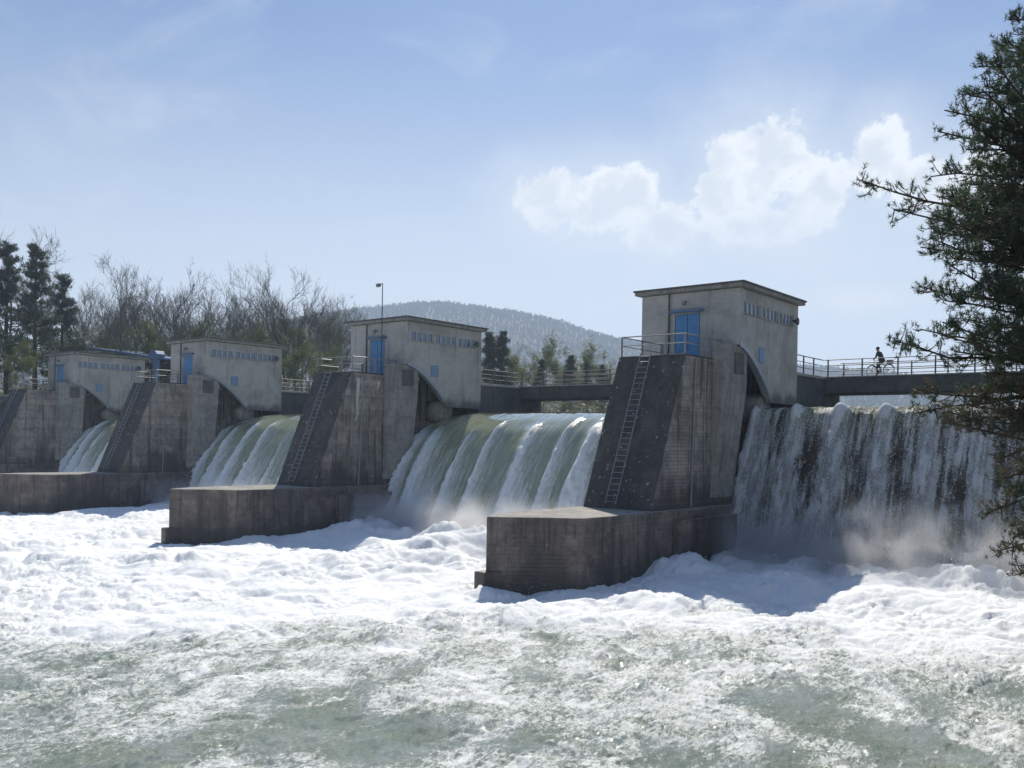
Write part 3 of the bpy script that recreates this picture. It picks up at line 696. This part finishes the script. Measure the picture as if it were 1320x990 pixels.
# mast with floodlight standing at the second gate house
mx = -29.47
mm = empty('lamp_mast', (mx, -.35, 11.57))
MB().tube([(0, 0, 0), (0, 0, 4), (0, 0, 7.15)], [.05, .045, .035], 8).build('pole', M['darksteel'], mm)
MB().tube([(0, 0, 7.1), (-.3, -.15, 7.12)], .025, 6).build('arm', M['darksteel'], mm)
MB().prism([(-.42, 6.85), (-.12, 6.9), (-.1, 7.1), (-.44, 7.1)], 1, -.3, -.05).build('floodlight', M['steel'], mm)
for z in (2.9, 4.2): MB().box(-.06, .06, 0, .36, z, z+.05).build('bracket', M['darksteel'], mm)
tag(mm, 'thin steel mast with floodlight above the second gate house', 'mast')

# sheds and hoist post behind the farthest house
sh = empty('machine_shed', (-100, 14, 10.7))
MB().box(-3, 5.2, 0, 9, 0, 5.9).build('wall', M['light'], sh)
MB().prism([(-5, 8.25), (-5, 8.0), (15.5, 5.55), (15.5, 5.8)], 1, -1, 10).build('roof', M['blue_steel'], sh)
for i in range(3): MB().box(-2+2.2*i, -.6+2.2*i, -.06, 0, 3, 4.4).build('window', M['glass'], sh)
tag(sh, 'long low shed with blue sloping roof behind the farthest gate house', 'shed')
hp = empty('hoist_post', (-84.6, 12.0, 11.5))
MB().box(-.35, .35, -.3, .3, 0, 4.75).build('post', M['blue_steel'], hp, bevel=.03)
MB().prism([(-.7, 4.75), (.9, 4.75), (1.1, 5.3), (.7, 5.75), (-.5, 5.75), (-.9, 5.2)], 1, -.6, .6).build('hoist_box', M['blue_steel'], hp, bevel=.05)
tag(hp, 'blue hoist post with blocky top left of the third gate house', 'post')
aw = empty('abutment_wall', (-92, -3, 0))
MB().box(-16, 3.9, 0, 3, -2, 10.9).build('wall', M['pier'], aw, bevel=.05)
MB().box(-16, 3.9, -.1, 3.1, 10.9, 11.15).build('coping', M['path'], aw, bevel=.03)
tag(aw, 'grey abutment wall left of the farthest pier', 'wall')
st = empty('stair_flight', (-88.4, -6.2, 7.0))
for i in range(6): MB().box(-2.2, 2, -.35*i-.3, -.35*i+.05, .1-.55*i+2.5, .18-.55*i+2.5).build('tread', M['deck'], st)
for x in (-2.3, 2.02): MB().prism([(.1, 2.3), (.1, 2.75), (-2.4, -.6), (-2.4, -1.05)], 0, x, x+.12).build('stringer', M['steel'], st)
MB().box(-1.9, 1.7, .05, 3.2, 1.7, 2.45).build('landing', M['beam'], st)
tag(st, 'short stair with pale treads beside the farthest pier', 'stairs')

# ------------------------------------------------------------------ cyclist
def cyclist():
    bk = empty('bicycle', (3.08, 15.3, 11.5), R(-12)); S = 1.1
    def P(x, y, z): return Vector((x, y, z))*S
    def wheel(cx):
        w = MB(); n = 28; Rr = .35
        w.tube([P(cx+Rr*math.cos(2*math.pi*i/n), 0, .35+Rr*math.sin(2*math.pi*i/n)) for i in range(n+1)], .022, 6, False)
        o = w.build('wheel', M['darksteel'], bk)
        sp_ = MB()
        for i in range(10): a = 2*math.pi*i/10; sp_.tube([P(cx, 0, .35), P(cx+Rr*math.cos(a), 0, .35+Rr*math.sin(a))], .004, 3)
        sp_.build('spoke', M['steel'], o); MB().tube([P(cx, -.05, .35), P(cx, .05, .35)], .03, 8).build('hub', M['steel'], o)
        gu = MB(); gu.tube([P(cx+.39*math.cos(a), 0, .35+.39*math.sin(a)) for a in np.linspace(.3, 2.9, 9)], .022, 5); gu.build('mudguard', M['darksteel'], o)
    wheel(-.55); wheel(.55)
    f = MB()
    for a, b in (((-.55, 0, .35), (-.40, 0, .95)), ((-.43, 0, .82), (.12, 0, .78)), ((-.47, 0, .68), (-.02, 0, .3)), ((.16, 0, .92), (-.02, 0, .3)),
                 ((-.02, 0, .3), (.55, 0, .35)), ((.13, 0, .8), (.55, 0, .35)), ((.15, 0, .72), (.72, 0, .73))): f.tube([P(*a), P(*b)], .02, 6)
    f.build('frame', M['darksteel'], bk)
    MB().tube([P(-.40, 0, .95), P(-.42, 0, 1.02), P(-.36, -.25, 1.04), P(-.24, -.29, 1.02)], .016, 6).build('handlebar', M['steel'], bk)
    MB().tube([P(-.42, 0, 1.02), P(-.36, .25, 1.04), P(-.24, .29, 1.02)], .016, 6).build('handlebar', M['steel'], bk)
    MB().tube([P(.02, 0, .96), P(.12, 0, .97), P(.28, 0, .98)], [.03, .07, .1], 8).build('saddle', M['darksteel'], bk)
    cr = MB(); cr.tube([P(-.02, -.1, .3), P(-.02, .1, .3)], .09, 12); cr.tube([P(-.02, -.11, .3), P(-.1, -.11, .15), P(-.1, -.2, .15)], .018, 5); cr.tube([P(-.02, .11, .3), P(.06, .11, .45), P(.06, .2, .45)], .018, 5); cr.build('crank', M['steel'], bk)
    tag(bk, 'city bicycle with rear carrier on the footbridge', 'bicycle')
    bs = MB(); bs.prism([(-.16, 0), (.16, 0), (.19, .28), (-.19, .28)], 1, -.14, .14); bo = bs.build('carrier_basket', M['steel'], None); bo.location = bk.location + Matrix.Rotation(R(-12), 3, 'Z') @ Vector((.62*S, 0, .74*S)); bo.rotation_euler.z = R(-12)
    tag(bo, 'grey box on the rear carrier of the bicycle', 'basket')
    # rider: one continuous skinned body
    J = {'pelvis': (.14, 0, 1.0), 'waist': (.06, 0, 1.16), 'chest': (-.05, 0, 1.38), 'neck': (-.13, 0, 1.53), 'jaw': (-.18, 0, 1.62), 'head': (-.2, 0, 1.73), 'crown': (-.19, 0, 1.80),
         'shL': (-.06, .18, 1.46), 'elL': (-.14, .27, 1.22), 'wrL': (-.26, .28, 1.09), 'haL': (-.33, .27, 1.06), 'shR': (-.06, -.18, 1.46), 'elR': (-.14, -.27, 1.22), 'wrR': (-.26, -.28, 1.09), 'haR': (-.33, -.27, 1.06),
         'hiL': (.12, .1, .95), 'knL': (-.18, .12, .72), 'anL': (-.02, .13, .40), 'toL': (-.14, .14, .35), 'hiR': (.12, -.1, .95), 'knR': (-.16, -.12, .58), 'anR': (-.08, -.13, .2), 'toR': (-.21, -.14, .16)}
    Rd = {'pelvis': .17, 'waist': .16, 'chest': .19, 'neck': .065, 'jaw': .085, 'head': .11, 'crown': .07, 'sh': .085, 'el': .062, 'wr': .042, 'ha': .045, 'hi': .115, 'kn': .075, 'an': .055, 'to': .05}
    E_ = [('pelvis', 'waist'), ('waist', 'chest'), ('chest', 'neck'), ('neck', 'jaw'), ('jaw', 'head'), ('head', 'crown')]
    for s in 'LR': E_ += [('chest', 'sh'+s), ('sh'+s, 'el'+s), ('el'+s, 'wr'+s), ('wr'+s, 'ha'+s), ('pelvis', 'hi'+s), ('hi'+s, 'kn'+s), ('kn'+s, 'an'+s), ('an'+s, 'to'+s)]
    names = list(J); me = bpy.data.meshes.new('body'); me.from_pydata([P(*J[n]) for n in names], [(names.index(a), names.index(b)) for a, b in E_], [])
    tmp = bpy.data.objects.new('tmp', me); col.objects.link(tmp)
    md = tmp.modifiers.new('skin', 'SKIN'); me.update()
    if not me.skin_vertices:
        bm_layer = None
    for i, n in enumerate(names):
        r_ = Rd.get(n) or Rd[n[:2]]
        me.skin_vertices[0].data[i].radius = (r_*S, r_*S)
        me.skin_vertices[0].data[i].use_root = n == 'pelvis'
    sd = tmp.modifiers.new('sub', 'SUBSURF'); sd.levels = 2; sd.render_levels = 2
    dg = bpy.context.evaluated_depsgraph_get(); body = bpy.data.meshes.new_from_object(tmp.evaluated_get(dg))
    bpy.data.objects.remove(tmp)
    root = empty('person', bk.location, R(-12))
    bo = finish(body, 'body', None, root, True); body.materials.clear()
    for mt_ in (plain('dark_jacket', (.035, .032, .035), .85), plain('dark_trousers', (.028, .03, .04), .85), plain('skin', (.42, .27, .2), .6), plain('dark_shoes', (.02, .02, .02), .6)): body.materials.append(mt_)
    for p in body.polygons:
        c = p.center/S
        p.material_index = 2 if (c.z > 1.55 or (c.x < -.29 and .98 < c.z < 1.16)) else (3 if ((c.y > 0 and c.z < .42) or (c.y < 0 and c.z < .22)) else (1 if c.z < .98 else 0))
    hd = MB(); n = 10
    for j, (z, rr) in enumerate(((1.70, .118), (1.76, .12), (1.82, .1), (1.86, .04))):
        hd.v += [tuple(P(-.185+rr*math.cos(2*math.pi*i/n), rr*.85*math.sin(2*math.pi*i/n), z)) for i in range(n)]
    hd.f += [(j*n+i, j*n+(i+1) % n, (j+1)*n+(i+1) % n, (j+1)*n+i) for j in range(3) for i in range(n)] + [tuple(range(3*n, 4*n))]
    hd.build('cap', plain('dark_cap', (.05, .048, .045), .9), root, True)
    nz = MB(); nz.add([P(-.29, 0, 1.69), P(-.33, 0, 1.645), P(-.29, .02, 1.64), P(-.29, -.02, 1.64)], [(0, 1, 2), (0, 3, 1), (1, 3, 2)]); nz.build('nose', body.materials[2], root)
    tag(root, 'person in dark jacket and cap riding left on the footbridge', 'person')
cyclist()

# ------------------------------------------------------------------ trees
def rand_dir(rg): 
    v = Vector((rg.gauss(0, 1), rg.gauss(0, 1), rg.gauss(0, 1))); return v.normalized()
def bare_tree_mesh(seed, H, spread, buds, budsize=.1, dense=1.):
    rg = random.Random(seed); tr = MB(); tw = MB(); tips = []
    def grow(p, d, length, rad, lev):
        n = 4 if lev == 0 else 3; pts = [p]; q = p.copy(); dd = d.copy()
        for i in range(n):
            dd = (dd + rand_dir(rg)*(.10 if lev == 0 else .2) + Vector((0, 0, .10 if lev else .05))).normalized(); q = q + dd*(length/n); pts.append(q.copy())
        rs = [rad*(1-.62*i/n) for i in range(n+1)]
        (tr if lev == 0 else tw).tube(pts, rs, 6 if lev == 0 else (4 if lev == 1 else 3), False)
        if lev >= 2: tips.extend(pts[1:])
        if lev >= 4: return
        cnt = int([9, 6, 5, 4][lev]*dense)
        for i in range(cnt):
            f = (.28 + .72*(i+rg.random())/cnt) if lev == 0 else (.2+.8*rg.random())
            k = min(n-1, int(f*n)); b = pts[k].lerp(pts[k+1], f*n-k) if f < 1 else pts[-1]
            a = rand_dir(rg); a = (a - dd*a.dot(dd)); a.normalize()
            nd = (dd*(.75 if lev else .62) + a*spread*(.9 if lev else 1.) + Vector((0, 0, .15))).normalized()
            grow(b, nd, length*(.52 if lev == 0 else .55)*(.7+.6*rg.random())*(1-.35*f if lev == 0 else 1), max(.014, rad*(.45 if lev == 0 else .5)*(1-.4*f)), lev+1)
    grow(Vector((0, 0, -.4)), Vector((rg.uniform(-.06, .06), rg.uniform(-.06, .06), 1)), H*.72, H*.012, 0)
    lv = None
    if buds:
        c = np.array([tips[rg.randrange(len(tips))] for _ in range(buds)]) + np.random.default_rng(seed).normal(0, .22, (buds, 3))
        g = np.random.default_rng(seed+1); a = g.normal(0, budsize, (buds, 3)); b = g.normal(0, budsize, (buds, 3))
        V = np.stack([c, c+a, c+b], 1).reshape(-1, 3); lv = (V, np.arange(buds*3).reshape(-1, 3))
    return tr, tw, lv
def make_tree(name, seed, H, spread, buds, bs=.1, dense=1., leaf='bud'):
    r = empty(name); tr, tw, lv = bare_tree_mesh(seed, H, spread, buds, bs, dense)
    tr.build('trunk', M['greybark'], r, True); c = tw.build('crown', M['greybark'], r)
    if lv: np_mesh('foliage', lv[0], lv[1], M[leaf], c)
    return r
def tufts(centers, dirs, n_per, length, width, seed, fan=.8):
    g = np.random.default_rng(seed); n = len(centers); C_ = np.repeat(centers, n_per, 0); D_ = np.repeat(dirs, n_per, 0)
    d = D_*g.uniform(.2, 1.1, (len(C_), 1)) + g.normal(0, fan, C_.shape)*.75; d /= np.linalg.norm(d, axis=1, keepdims=True)+1e-9
    s = np.cross(d, g.normal(0, 1, d.shape)); s /= np.linalg.norm(s, axis=1, keepdims=True)+1e-9
    C_ = C_ + D_*g.uniform(-.5, .5, (len(C_), 1))*length*.8
    L = length*g.uniform(.6, 1.15, (len(C_), 1))
    V = np.stack([C_-s*width*.5, C_+s*width*.5, C_+d*L+s*width*.15], 1).reshape(-1, 3)
    return V, np.arange(len(V)).reshape(-1, 3)
def make_conifer(name, seed, H, base=.15, wide=.22, n_w=16, mat='darkneedle'):
    rg = random.Random(seed); r = empty(name); tr = MB()
    tr.tube([(0, 0, -.5), (.1, 0, H*.5), (.05, .1, H*.95)], [H*.016, H*.011, .03], 7); tr.build('trunk', M['bark'], r, True)
    br = MB(); C_ = []; D_ = []
    for i in range(n_w):
        f = base + (1-base)*(i/n_w)**.9; z = H*f; L = H*wide*(1-f)**.75*(.7+.5*rg.random())+.35
        for k in range(rg.randint(4, 6)):
            a = rg.uniform(0, 6.28); l = L*rg.uniform(.55, 1.15); dz = rg.uniform(-.05, .28)*l
            d = Vector((math.cos(a)*l, math.sin(a)*l, dz)); p0 = Vector((0, 0, z+rg.uniform(-.3, .3)))
            br.tube([p0, p0+d*.6, p0+d+Vector((0, 0, .12*l))], [.05, .03, .012], 3, False)
            for q in range(int(9+l*7)):
                t_ = rg.uniform(.3, 1.0); sd = rand_dir(rg)*(.32*l*(.3+t_*.5)); sd.z *= .35
                C_.append(p0+d*t_+sd+Vector((0, 0, .1*l*t_))); D_.append((d.normalized()*.6+Vector((0, 0, .7))+sd*.4))
    c = br.build('crown', M['bark'], r)
    C_ = [c+rand_dir(rg)*.25 for c in C_ for _ in (0, 1)]; D_ = [d for d in D_ for _ in (0, 1)]
    V, F = tufts(np.array(C_), np.array(D_), 9, .34, .05, seed, 1.)
    np_mesh('foliage', V, F, M[mat], c)
    return r
protos = {'a': make_tree('bare_tree', 11, 14, .62, 700, .06, 1.05), 'b': make_tree('bare_tree', 23, 14, .5, 500, .06, 1.1), 'c': make_tree('bare_tree', 37, 14, .75, 1200, .07, 1.),
          'g': make_tree('budding_tree', 41, 11, .6, 6500, .10, 1.0), 'h': make_tree('budding_tree', 59, 11, .7, 8000, .11, .95)}
for o in col.objects:
    pass
con = {'p': make_conifer('pine_tree', 3, 15, .25, .2, 15), 'q': make_conifer('pine_tree', 8, 15, .2, .24, 17), 's': make_conifer('spruce_tree', 13, 12, .1, .17, 18)}
index_kids(); used = set()
def put(key, px, topy, depth, label, gz=10.7, wide=1.):
    src = protos.get(key) or con[key]; H0 = {'a': 14, 'b': 14, 'c': 14, 'g': 11, 'h': 11, 'p': 15, 'q': 15, 's': 12}[key]
    o = src if key not in used else copy_tree(src); used.add(key)
    hz = 568-(660-px)*ROLL; H = (hz-topy)*depth/FOC + CAM.z - gz
    p = at(px, 500, depth); o.location = (p.x, p.y, gz); s = H/H0*(1.0 if key in 'pqs' else .93); o.scale = (s*wide, s*wide, s); o.rotation_euler.z = random.uniform(0, 6.28)
    cat = 'tree'
    tag(o, label, cat, 'trees on the bank behind the weir')
put('q', 8, 312, 118, 'dark pine at the left edge, behind the abutment', 10.7, 1.0)
put('p', 45, 312, 114, 'dark pine with visible trunk, second from the left edge')
put('q', 78, 352, 124, 'lower dark pine right of the two tall pines at left edge', 10.7, .9)
put('a', 14, 285, 140, 'tall bare tree rising behind the pines at the left edge')
bl = [('b', 66, 340, 150), ('a', 108, 362, 140), ('c', 128, 372, 130), ('a', 152, 326, 124), ('b', 172, 366, 134), ('c', 190, 372, 146), ('b', 226, 336, 128), ('a', 208, 362, 150), ('c', 246, 366, 150), ('b', 266, 362, 140),
      ('a', 290, 366, 138), ('c', 310, 382, 150), ('b', 334, 362, 150), ('a', 352, 338, 132), ('b', 366, 350, 140), ('b', 388, 374, 134), ('c', 404, 380, 142), ('c', 420, 388, 130), ('a', 436, 392, 150)]
bln = ['thin bare tree just right of the tall pines', 'bare tree in the gap left of the forked tall tree', 'spreading low bare tree left of the forked tall tree', 'tall forked bare tree above the farthest gate house', 'slim bare tree right of the tall forked one',
       'spreading bare tree above the gap between the far gate houses', 'tall bare tree over the left end of the third gate house', 'faint bare tree behind the left corner of third gate house', 'spreading bare tree over the roof of the third gate house', 'slim bare tree over the roof middle of third gate house',
       'upright bare tree above the window row of third gate house', 'low spreading bare tree left of the birch-like clump', 'slim tree at the left side of the tall clump', 'tallest tree of the clump right of the third gate house', 'twin of the tallest tree in the clump, on its right',
       'slim bare tree between the clump and the second gate house', 'bare tree with a greenish crown left of the second gate house', 'round bare tree beside the door platform of second gate house', 'faint bluish bare tree touching the second gate house roof']
for (k_, px, ty, dp), lb in zip(bl, bln): put(k_, px, ty, dp, lb)
wh = ['next to the dark pines at the left', 'over the left end of the farthest gate house', 'left of the forked tall tree, low crown', 'behind the forked tall tree', 'over the right end of the farthest gate house', 'above the blue shed roof',
      'left of the blue hoist post', 'over the blue hoist post', 'left of the door side of the third gate house', 'above the door of the third gate house', 'over the near corner of the third gate house', 'above the first window group of the third gate house', 'above the middle window group of the third gate house',
      'above the last window group of the third gate house', 'at the right end of the third gate house roof', 'below the tallest clump, left side', 'below the tallest clump, right side', 'over the footbridge beside the third gate house', 'over the left end of the second pier platform', 'closest to the door side of the second gate house']
for i in range(20):
    put('abc'[i % 3], 86+i*18.5+random.uniform(-6, 6), random.uniform(372, 410), random.uniform(136, 172), 'thin bare tree ' + wh[i])
gl = [('g', 372, 440, 122, 'yellow-green budding bush right of the third gate house'), ('h', 396, 425, 128, 'green budding tree behind the second footbridge'), ('h', 345, 425, 126, 'green budding tree hidden behind third gate house corner'), ('g', 420, 445, 118, 'low green bush left of the second pier platform'), ('g', 300, 430, 128, 'budding tree peeping over third gate house roof'),
      ('g', 100, 425, 128, 'green budding tree behind the farthest gate house'), ('h', 205, 415, 126, 'budding tree between the two far gate houses'), ('h', 30, 440, 105, 'green bush below the pines at the left edge'), ('g', 150, 420, 134, 'budding tree behind the shed roof'), ('h', 255, 418, 138, 'pale budding tree above the third gate house roof'),
      ('g', 672, 448, 175, 'pale green tree left end of the row over the footbridge'), ('h', 700, 440, 180, 'tall pale green tree in the middle over the footbridge'), ('g', 726, 452, 170, 'pale green tree right of middle over the footbridge'), ('h', 752, 446, 185, 'wide pale green tree near the nearest pier'), ('g', 780, 458, 175, 'pale green tree touching the nearest pier edge'), ('h', 652, 462, 165, 'low pale green tree behind the two blue pines')]
for k_, px, ty, dp, lb in gl: put(k_, px, ty, dp, lb)
for k_, px, ty, dp, lb in [('s', 630, 428, 150, 'bluish conifer right beside the second gate house'), ('s', 647, 427, 152, 'slender conifer, second right of the second gate house'), ('p', 697, 462, 150, 'small dark pine over the middle of the footbridge'), ('s', 735, 458, 160, 'small conifer with pointed top over the footbridge'), ('p', 757, 466, 150, 'small pine left of the nearest pier'), ('s', 776, 470, 150, 'smallest conifer beside the nearest pier')]: put(k_, px, ty, dp, lb)

def undergrowth():
    n = 60000; g = np.random.default_rng(77)
    px = g.uniform(-20, 815, n); dp = g.uniform(112, 190, n); hgt = g.uniform(0, 1, n)**1.3*(2.5+3.5*fbm(px*.03, dp*.05, 3))
    P_ = np.array([[CAM.x + fw.x*d + rt0.x*(q-660)/FOC*d, CAM.y + fw.y*d + rt0.y*(q-660)/FOC*d] for q, d in zip(px, dp)])
    C_ = np.stack([P_[:, 0], P_[:, 1], 10.6+hgt-1.2*(px > 600)], -1); s = .16
    V = np.stack([C_, C_+g.normal(0, s, (n, 3)), C_+g.normal(0, s, (n, 3))+np.array([0, 0, .12])], 1).reshape(-1, 3)
    F = np.arange(3*n).reshape(-1, 3)
    o = np_mesh('undergrowth', V, F, M['dry']); o.data.materials.append(M['bud'])
    o.data.polygons.foreach_set('material_index', (g.random(n) < .45).astype(np.int32))
    tag(o, 'tangled scrub and dry brush along the bank behind the weir', 'scrub', kind='stuff')
undergrowth()

# the pine on the right bank: trunk outside the frame, its boughs reaching in
def big_pine():
    root = empty('pine_tree', (21.9, -32.0, 4.9)); o0 = root.location
    rg = random.Random(21); tr = MB()
    tr.tube([(0, 0, -.5), (.05, .1, 2.5), (-.1, .1, 5.5), (0, 0, 8.5), (.1, 0, 11)], [.24, .21, .16, .10, .03], 10); tr.build('trunk', M['bark'], root, True)
    br = MB(); tw = MB(); C_ = []; D_ = []; dry = []; dryD = []
    left = (Vector((-rt0.x, -rt0.y, 0)))
    # boughs given as tip pixel, tip depth, height on the trunk
    tips = [(1300, 25, 12.4, 7.6), (1262, 85, 12.0, 7.2), (1290, 60, 13.2, 7.3), (1218, 140, 11.6, 6.4), (1240, 120, 12.8, 6.6), (1212, 168, 12.2, 6.1), (1250, 190, 11.2, 6.0), (1110, 232, 12.0, 5.0), (1150, 268, 12.3, 4.9), (1200, 225, 12.8, 5.4), (1225, 250, 11.3, 5.2),
            (1184, 318, 12.0, 4.4), (1205, 300, 12.9, 4.5), (1230, 335, 11.2, 4.4), (1190, 372, 12.2, 3.7), (1222, 385, 11.4, 3.7), (1152, 440, 12.0, 3.2), (1185, 425, 12.6, 3.3), (1215, 430, 11.3, 3.3), (1245, 410, 12.9, 3.5),
            (1260, 350, 13.3, 4.2), (1270, 280, 13.2, 5.2), (1275, 215, 13.2, 6.0), (1280, 150, 12.8, 6.6), (1285, 440, 12.0, 3.2), (1300, 380, 11.6, 3.8), (1300, 300, 11.8, 4.8), (1305, 230, 12.0, 5.6), (1310, 160, 12.2, 6.3), (1310, 95, 12.4, 7.0), (1240, 290, 12.2, 4.8), (1255, 240, 12.0, 5.3), (1270, 330, 12.3, 4.4), (1235, 455, 12.4, 3.1), (1268, 460, 12.8, 3.1)]
    low = [(1180, 500, 12.0, 3.0), (1185, 530, 12.3, 2.8), (1215, 545, 11.7, 2.7), (1250, 525, 12.5, 2.8), (1285, 545, 12.0, 2.6), (1300, 500, 11.8, 2.9), (1268, 660, 12.0, 1.9), (1280, 620, 12.4, 2.1), (1290, 590, 11.8, 2.3), (1305, 690, 12.0, 1.6), (1290, 712, 12.2, 1.5), (1312, 740, 11.9, 1.2), (1310, 640, 12.3, 2.0), (1240, 505, 12.6, 2.9)]
    def bough(tip, hz, dryness):
        T_ = at(*tip) - o0; b0 = Vector((0, 0, hz + .25)); d = T_-b0; L = d.length
        mid = b0.lerp(T_, .5) + Vector((0, 0, -.10*L + .05)) + rand_dir(rg)*.1*L
        pts = [b0]; n = 9
        for i in range(1, n+1):
            t_ = i/n; pts.append(b0*(1-t_)**2 + mid*2*t_*(1-t_) + T_*t_*t_ + rand_dir(rg)*.03)
        br.tube(pts, [.034*(1-.85*i/n)+.004 for i in range(n+1)], 5, False)
        dn_ = d.normalized()
        for q in range(int(17 + L*5)):
            t_ = .30+.70*(rg.random()**.8); k = min(n-1, int(t_*n)); p = pts[k].lerp(pts[k+1], t_*n-k)
            sl_ = .75*(1.1-t_)+.14
            sd = (rand_dir(rg)*.9 + dn_*.6 + Vector((0, 0, .35))).normalized()*sl_*rg.uniform(.5, 1.)
            tw.tube([p, p+sd*.55+Vector((0, 0, -.02)), p+sd], [.011, .007, .004], 3, False)
            m_ = max(3, int(sd.length/.085))
            for j in range(m_):
                f = .3+.7*(j+rg.random())/m_; jit = rand_dir(rg)*.06
                (dry if (dryness and rg.random() < dryness) else C_).append(p+sd*f+jit)
                (dryD if len(dry) > len(dryD) else D_).append((sd.normalized()*.7+Vector((0, 0, .55))+rand_dir(rg)*.45))
    for i in range(75):
        py = rg.uniform(40, 470); e = np.interp(py, [15, 80, 140, 200, 235, 270, 320, 375, 430, 470], [1312, 1272, 1235, 1222, 1190, 1195, 1200, 1205, 1180, 1200])
        px = rg.uniform(e, 1345); dp = rg.uniform(10.6, 13.4); z = (568-py)/FOC*dp + CAM.z - 4.9
        tips.append((px, py, dp, max(2.9, z - rg.uniform(.3, .9))))
    for i in range(16):
        py = rg.uniform(480, 720); px = rg.uniform(np.interp(py, [480, 550, 600, 720], [1200, 1220, 1285, 1295]), 1350); dp = rg.uniform(11, 13); z = (568-py)/FOC*dp + CAM.z - 4.9
        low.append((px, py, dp, max(1.1, z + rg.uniform(-.2, .4))))
    for px, py, dp, hz in tips: bough((px, py, dp), hz, 0.)
    for px, py, dp, hz in low: bough((px, py, dp), hz, .45)
    # the side of the crown away from the river
    for i in range(16):
        a = rg.uniform(-1.2, 1.9); z = rg.uniform(2.8, 9); l = rg.uniform(1.2, 3.2)*(1-z/14)
        w_ = o0 + Vector((math.cos(a)*l, -math.sin(a)*l*.8, z+.5)); 
        q = w_-CAM; dpt = q.dot(fw); bough((660+FOC*q.dot(rt)/dpt, 568-FOC*q.dot(up)/dpt, dpt), z, 0.)
    c = br.build('crown', M['bark'], root, True); tw.build('twig', M['bark'], c)
    V, F = tufts(np.array(C_), np.array(D_), 22, .077, .0085, 5, 1.1); np_mesh('foliage', V, F, M['needle'], c)
    V, F = tufts(np.array(dry), np.array(dryD), 22, .072, .0075, 6, 1.1); o = np_mesh('dry_foliage', V, F, M['dry'], c); o['label'] = 'brownish half dry needles'
    tag(root, 'large pine whose boughs reach in from the right edge', 'tree')
    print('pine tufts', len(C_), len(dry))
big_pine()

# ------------------------------------------------------------------ air
def volume_mat(name, color, density, aniso=0., shaped=None):
    mt = bpy.data.materials.new(name); mt.use_nodes = True; t = mt.node_tree; t.nodes.clear()
    pv = N(t, 'ShaderNodeVolumePrincipled'); pv.inputs['Color'].default_value = (*color, 1); pv.inputs['Anisotropy'].default_value = aniso
    out = N(t, 'ShaderNodeOutputMaterial'); t.links.new(pv.outputs[0], out.inputs['Volume'])
    if shaped:
        tcn = N(t, 'ShaderNodeTexCoord'); g = tcn.outputs['Object']; p = world_pos(t)
        s = N(t, 'ShaderNodeSeparateXYZ'); t.links.new(g, s.inputs[0])
        fx = maprange(t, math_n(t, 'ABSOLUTE', s.outputs[0]), 1, .8); fy = maprange(t, math_n(t, 'ABSOLUTE', s.outputs[1]), 1, .2); fz = maprange(t, s.outputs[2], 1, -.6)
        n_ = maprange(t, noise(t, p, shaped, 4, .6, .5), .38, .72)
        d = math_n(t, 'MULTIPLY', math_n(t, 'MULTIPLY', math_n(t, 'MULTIPLY', fx, fy), math_n(t, 'MULTIPLY', fz, fz)), math_n(t, 'MULTIPLY', n_, density))
        t.links.new(d, pv.inputs['Density'])
    else: pv.inputs['Density'].default_value = density
    return mt
def vbox(name, c, h, mat, label, cat):
    o = MB().box(-1, 1, -1, 1, -1, 1).build(name, mat); o.location = c; o.scale = h; return tag(o, label, cat, kind='stuff')
vbox('mist', (10.4, -1.4, 2.2), (10.6, 3.4, 2.9), volume_mat('mist_a', (.95, .97, 1), 1.7, .2, .45), 'mist drifting at the foot of the broken curtain', 'mist')
vbox('mist', (-16.2, -4.6, 1.7), (11.2, 3.2, 2.3), volume_mat('mist_b', (.95, .97, 1), 2.2, .2, .5), 'mist at the foot of the nearest ribbed fall', 'mist')
vbox('mist', (-43.2, -4.6, 1.7), (11.2, 3.2, 2.3), volume_mat('mist_c', (.95, .97, 1), .9, .2, .5), 'mist at the foot of the middle ribbed fall', 'mist')
HAZE = .00033
hzm = volume_mat('haze', (.62, .78, 1.0), HAZE, .25)
bx = MB(); bx.box(-3030, 3030, -530, 3530, -6, 390); tag(bx.build('haze', hzm), 'thin bluish haze filling the valley', 'haze', kind='stuff')
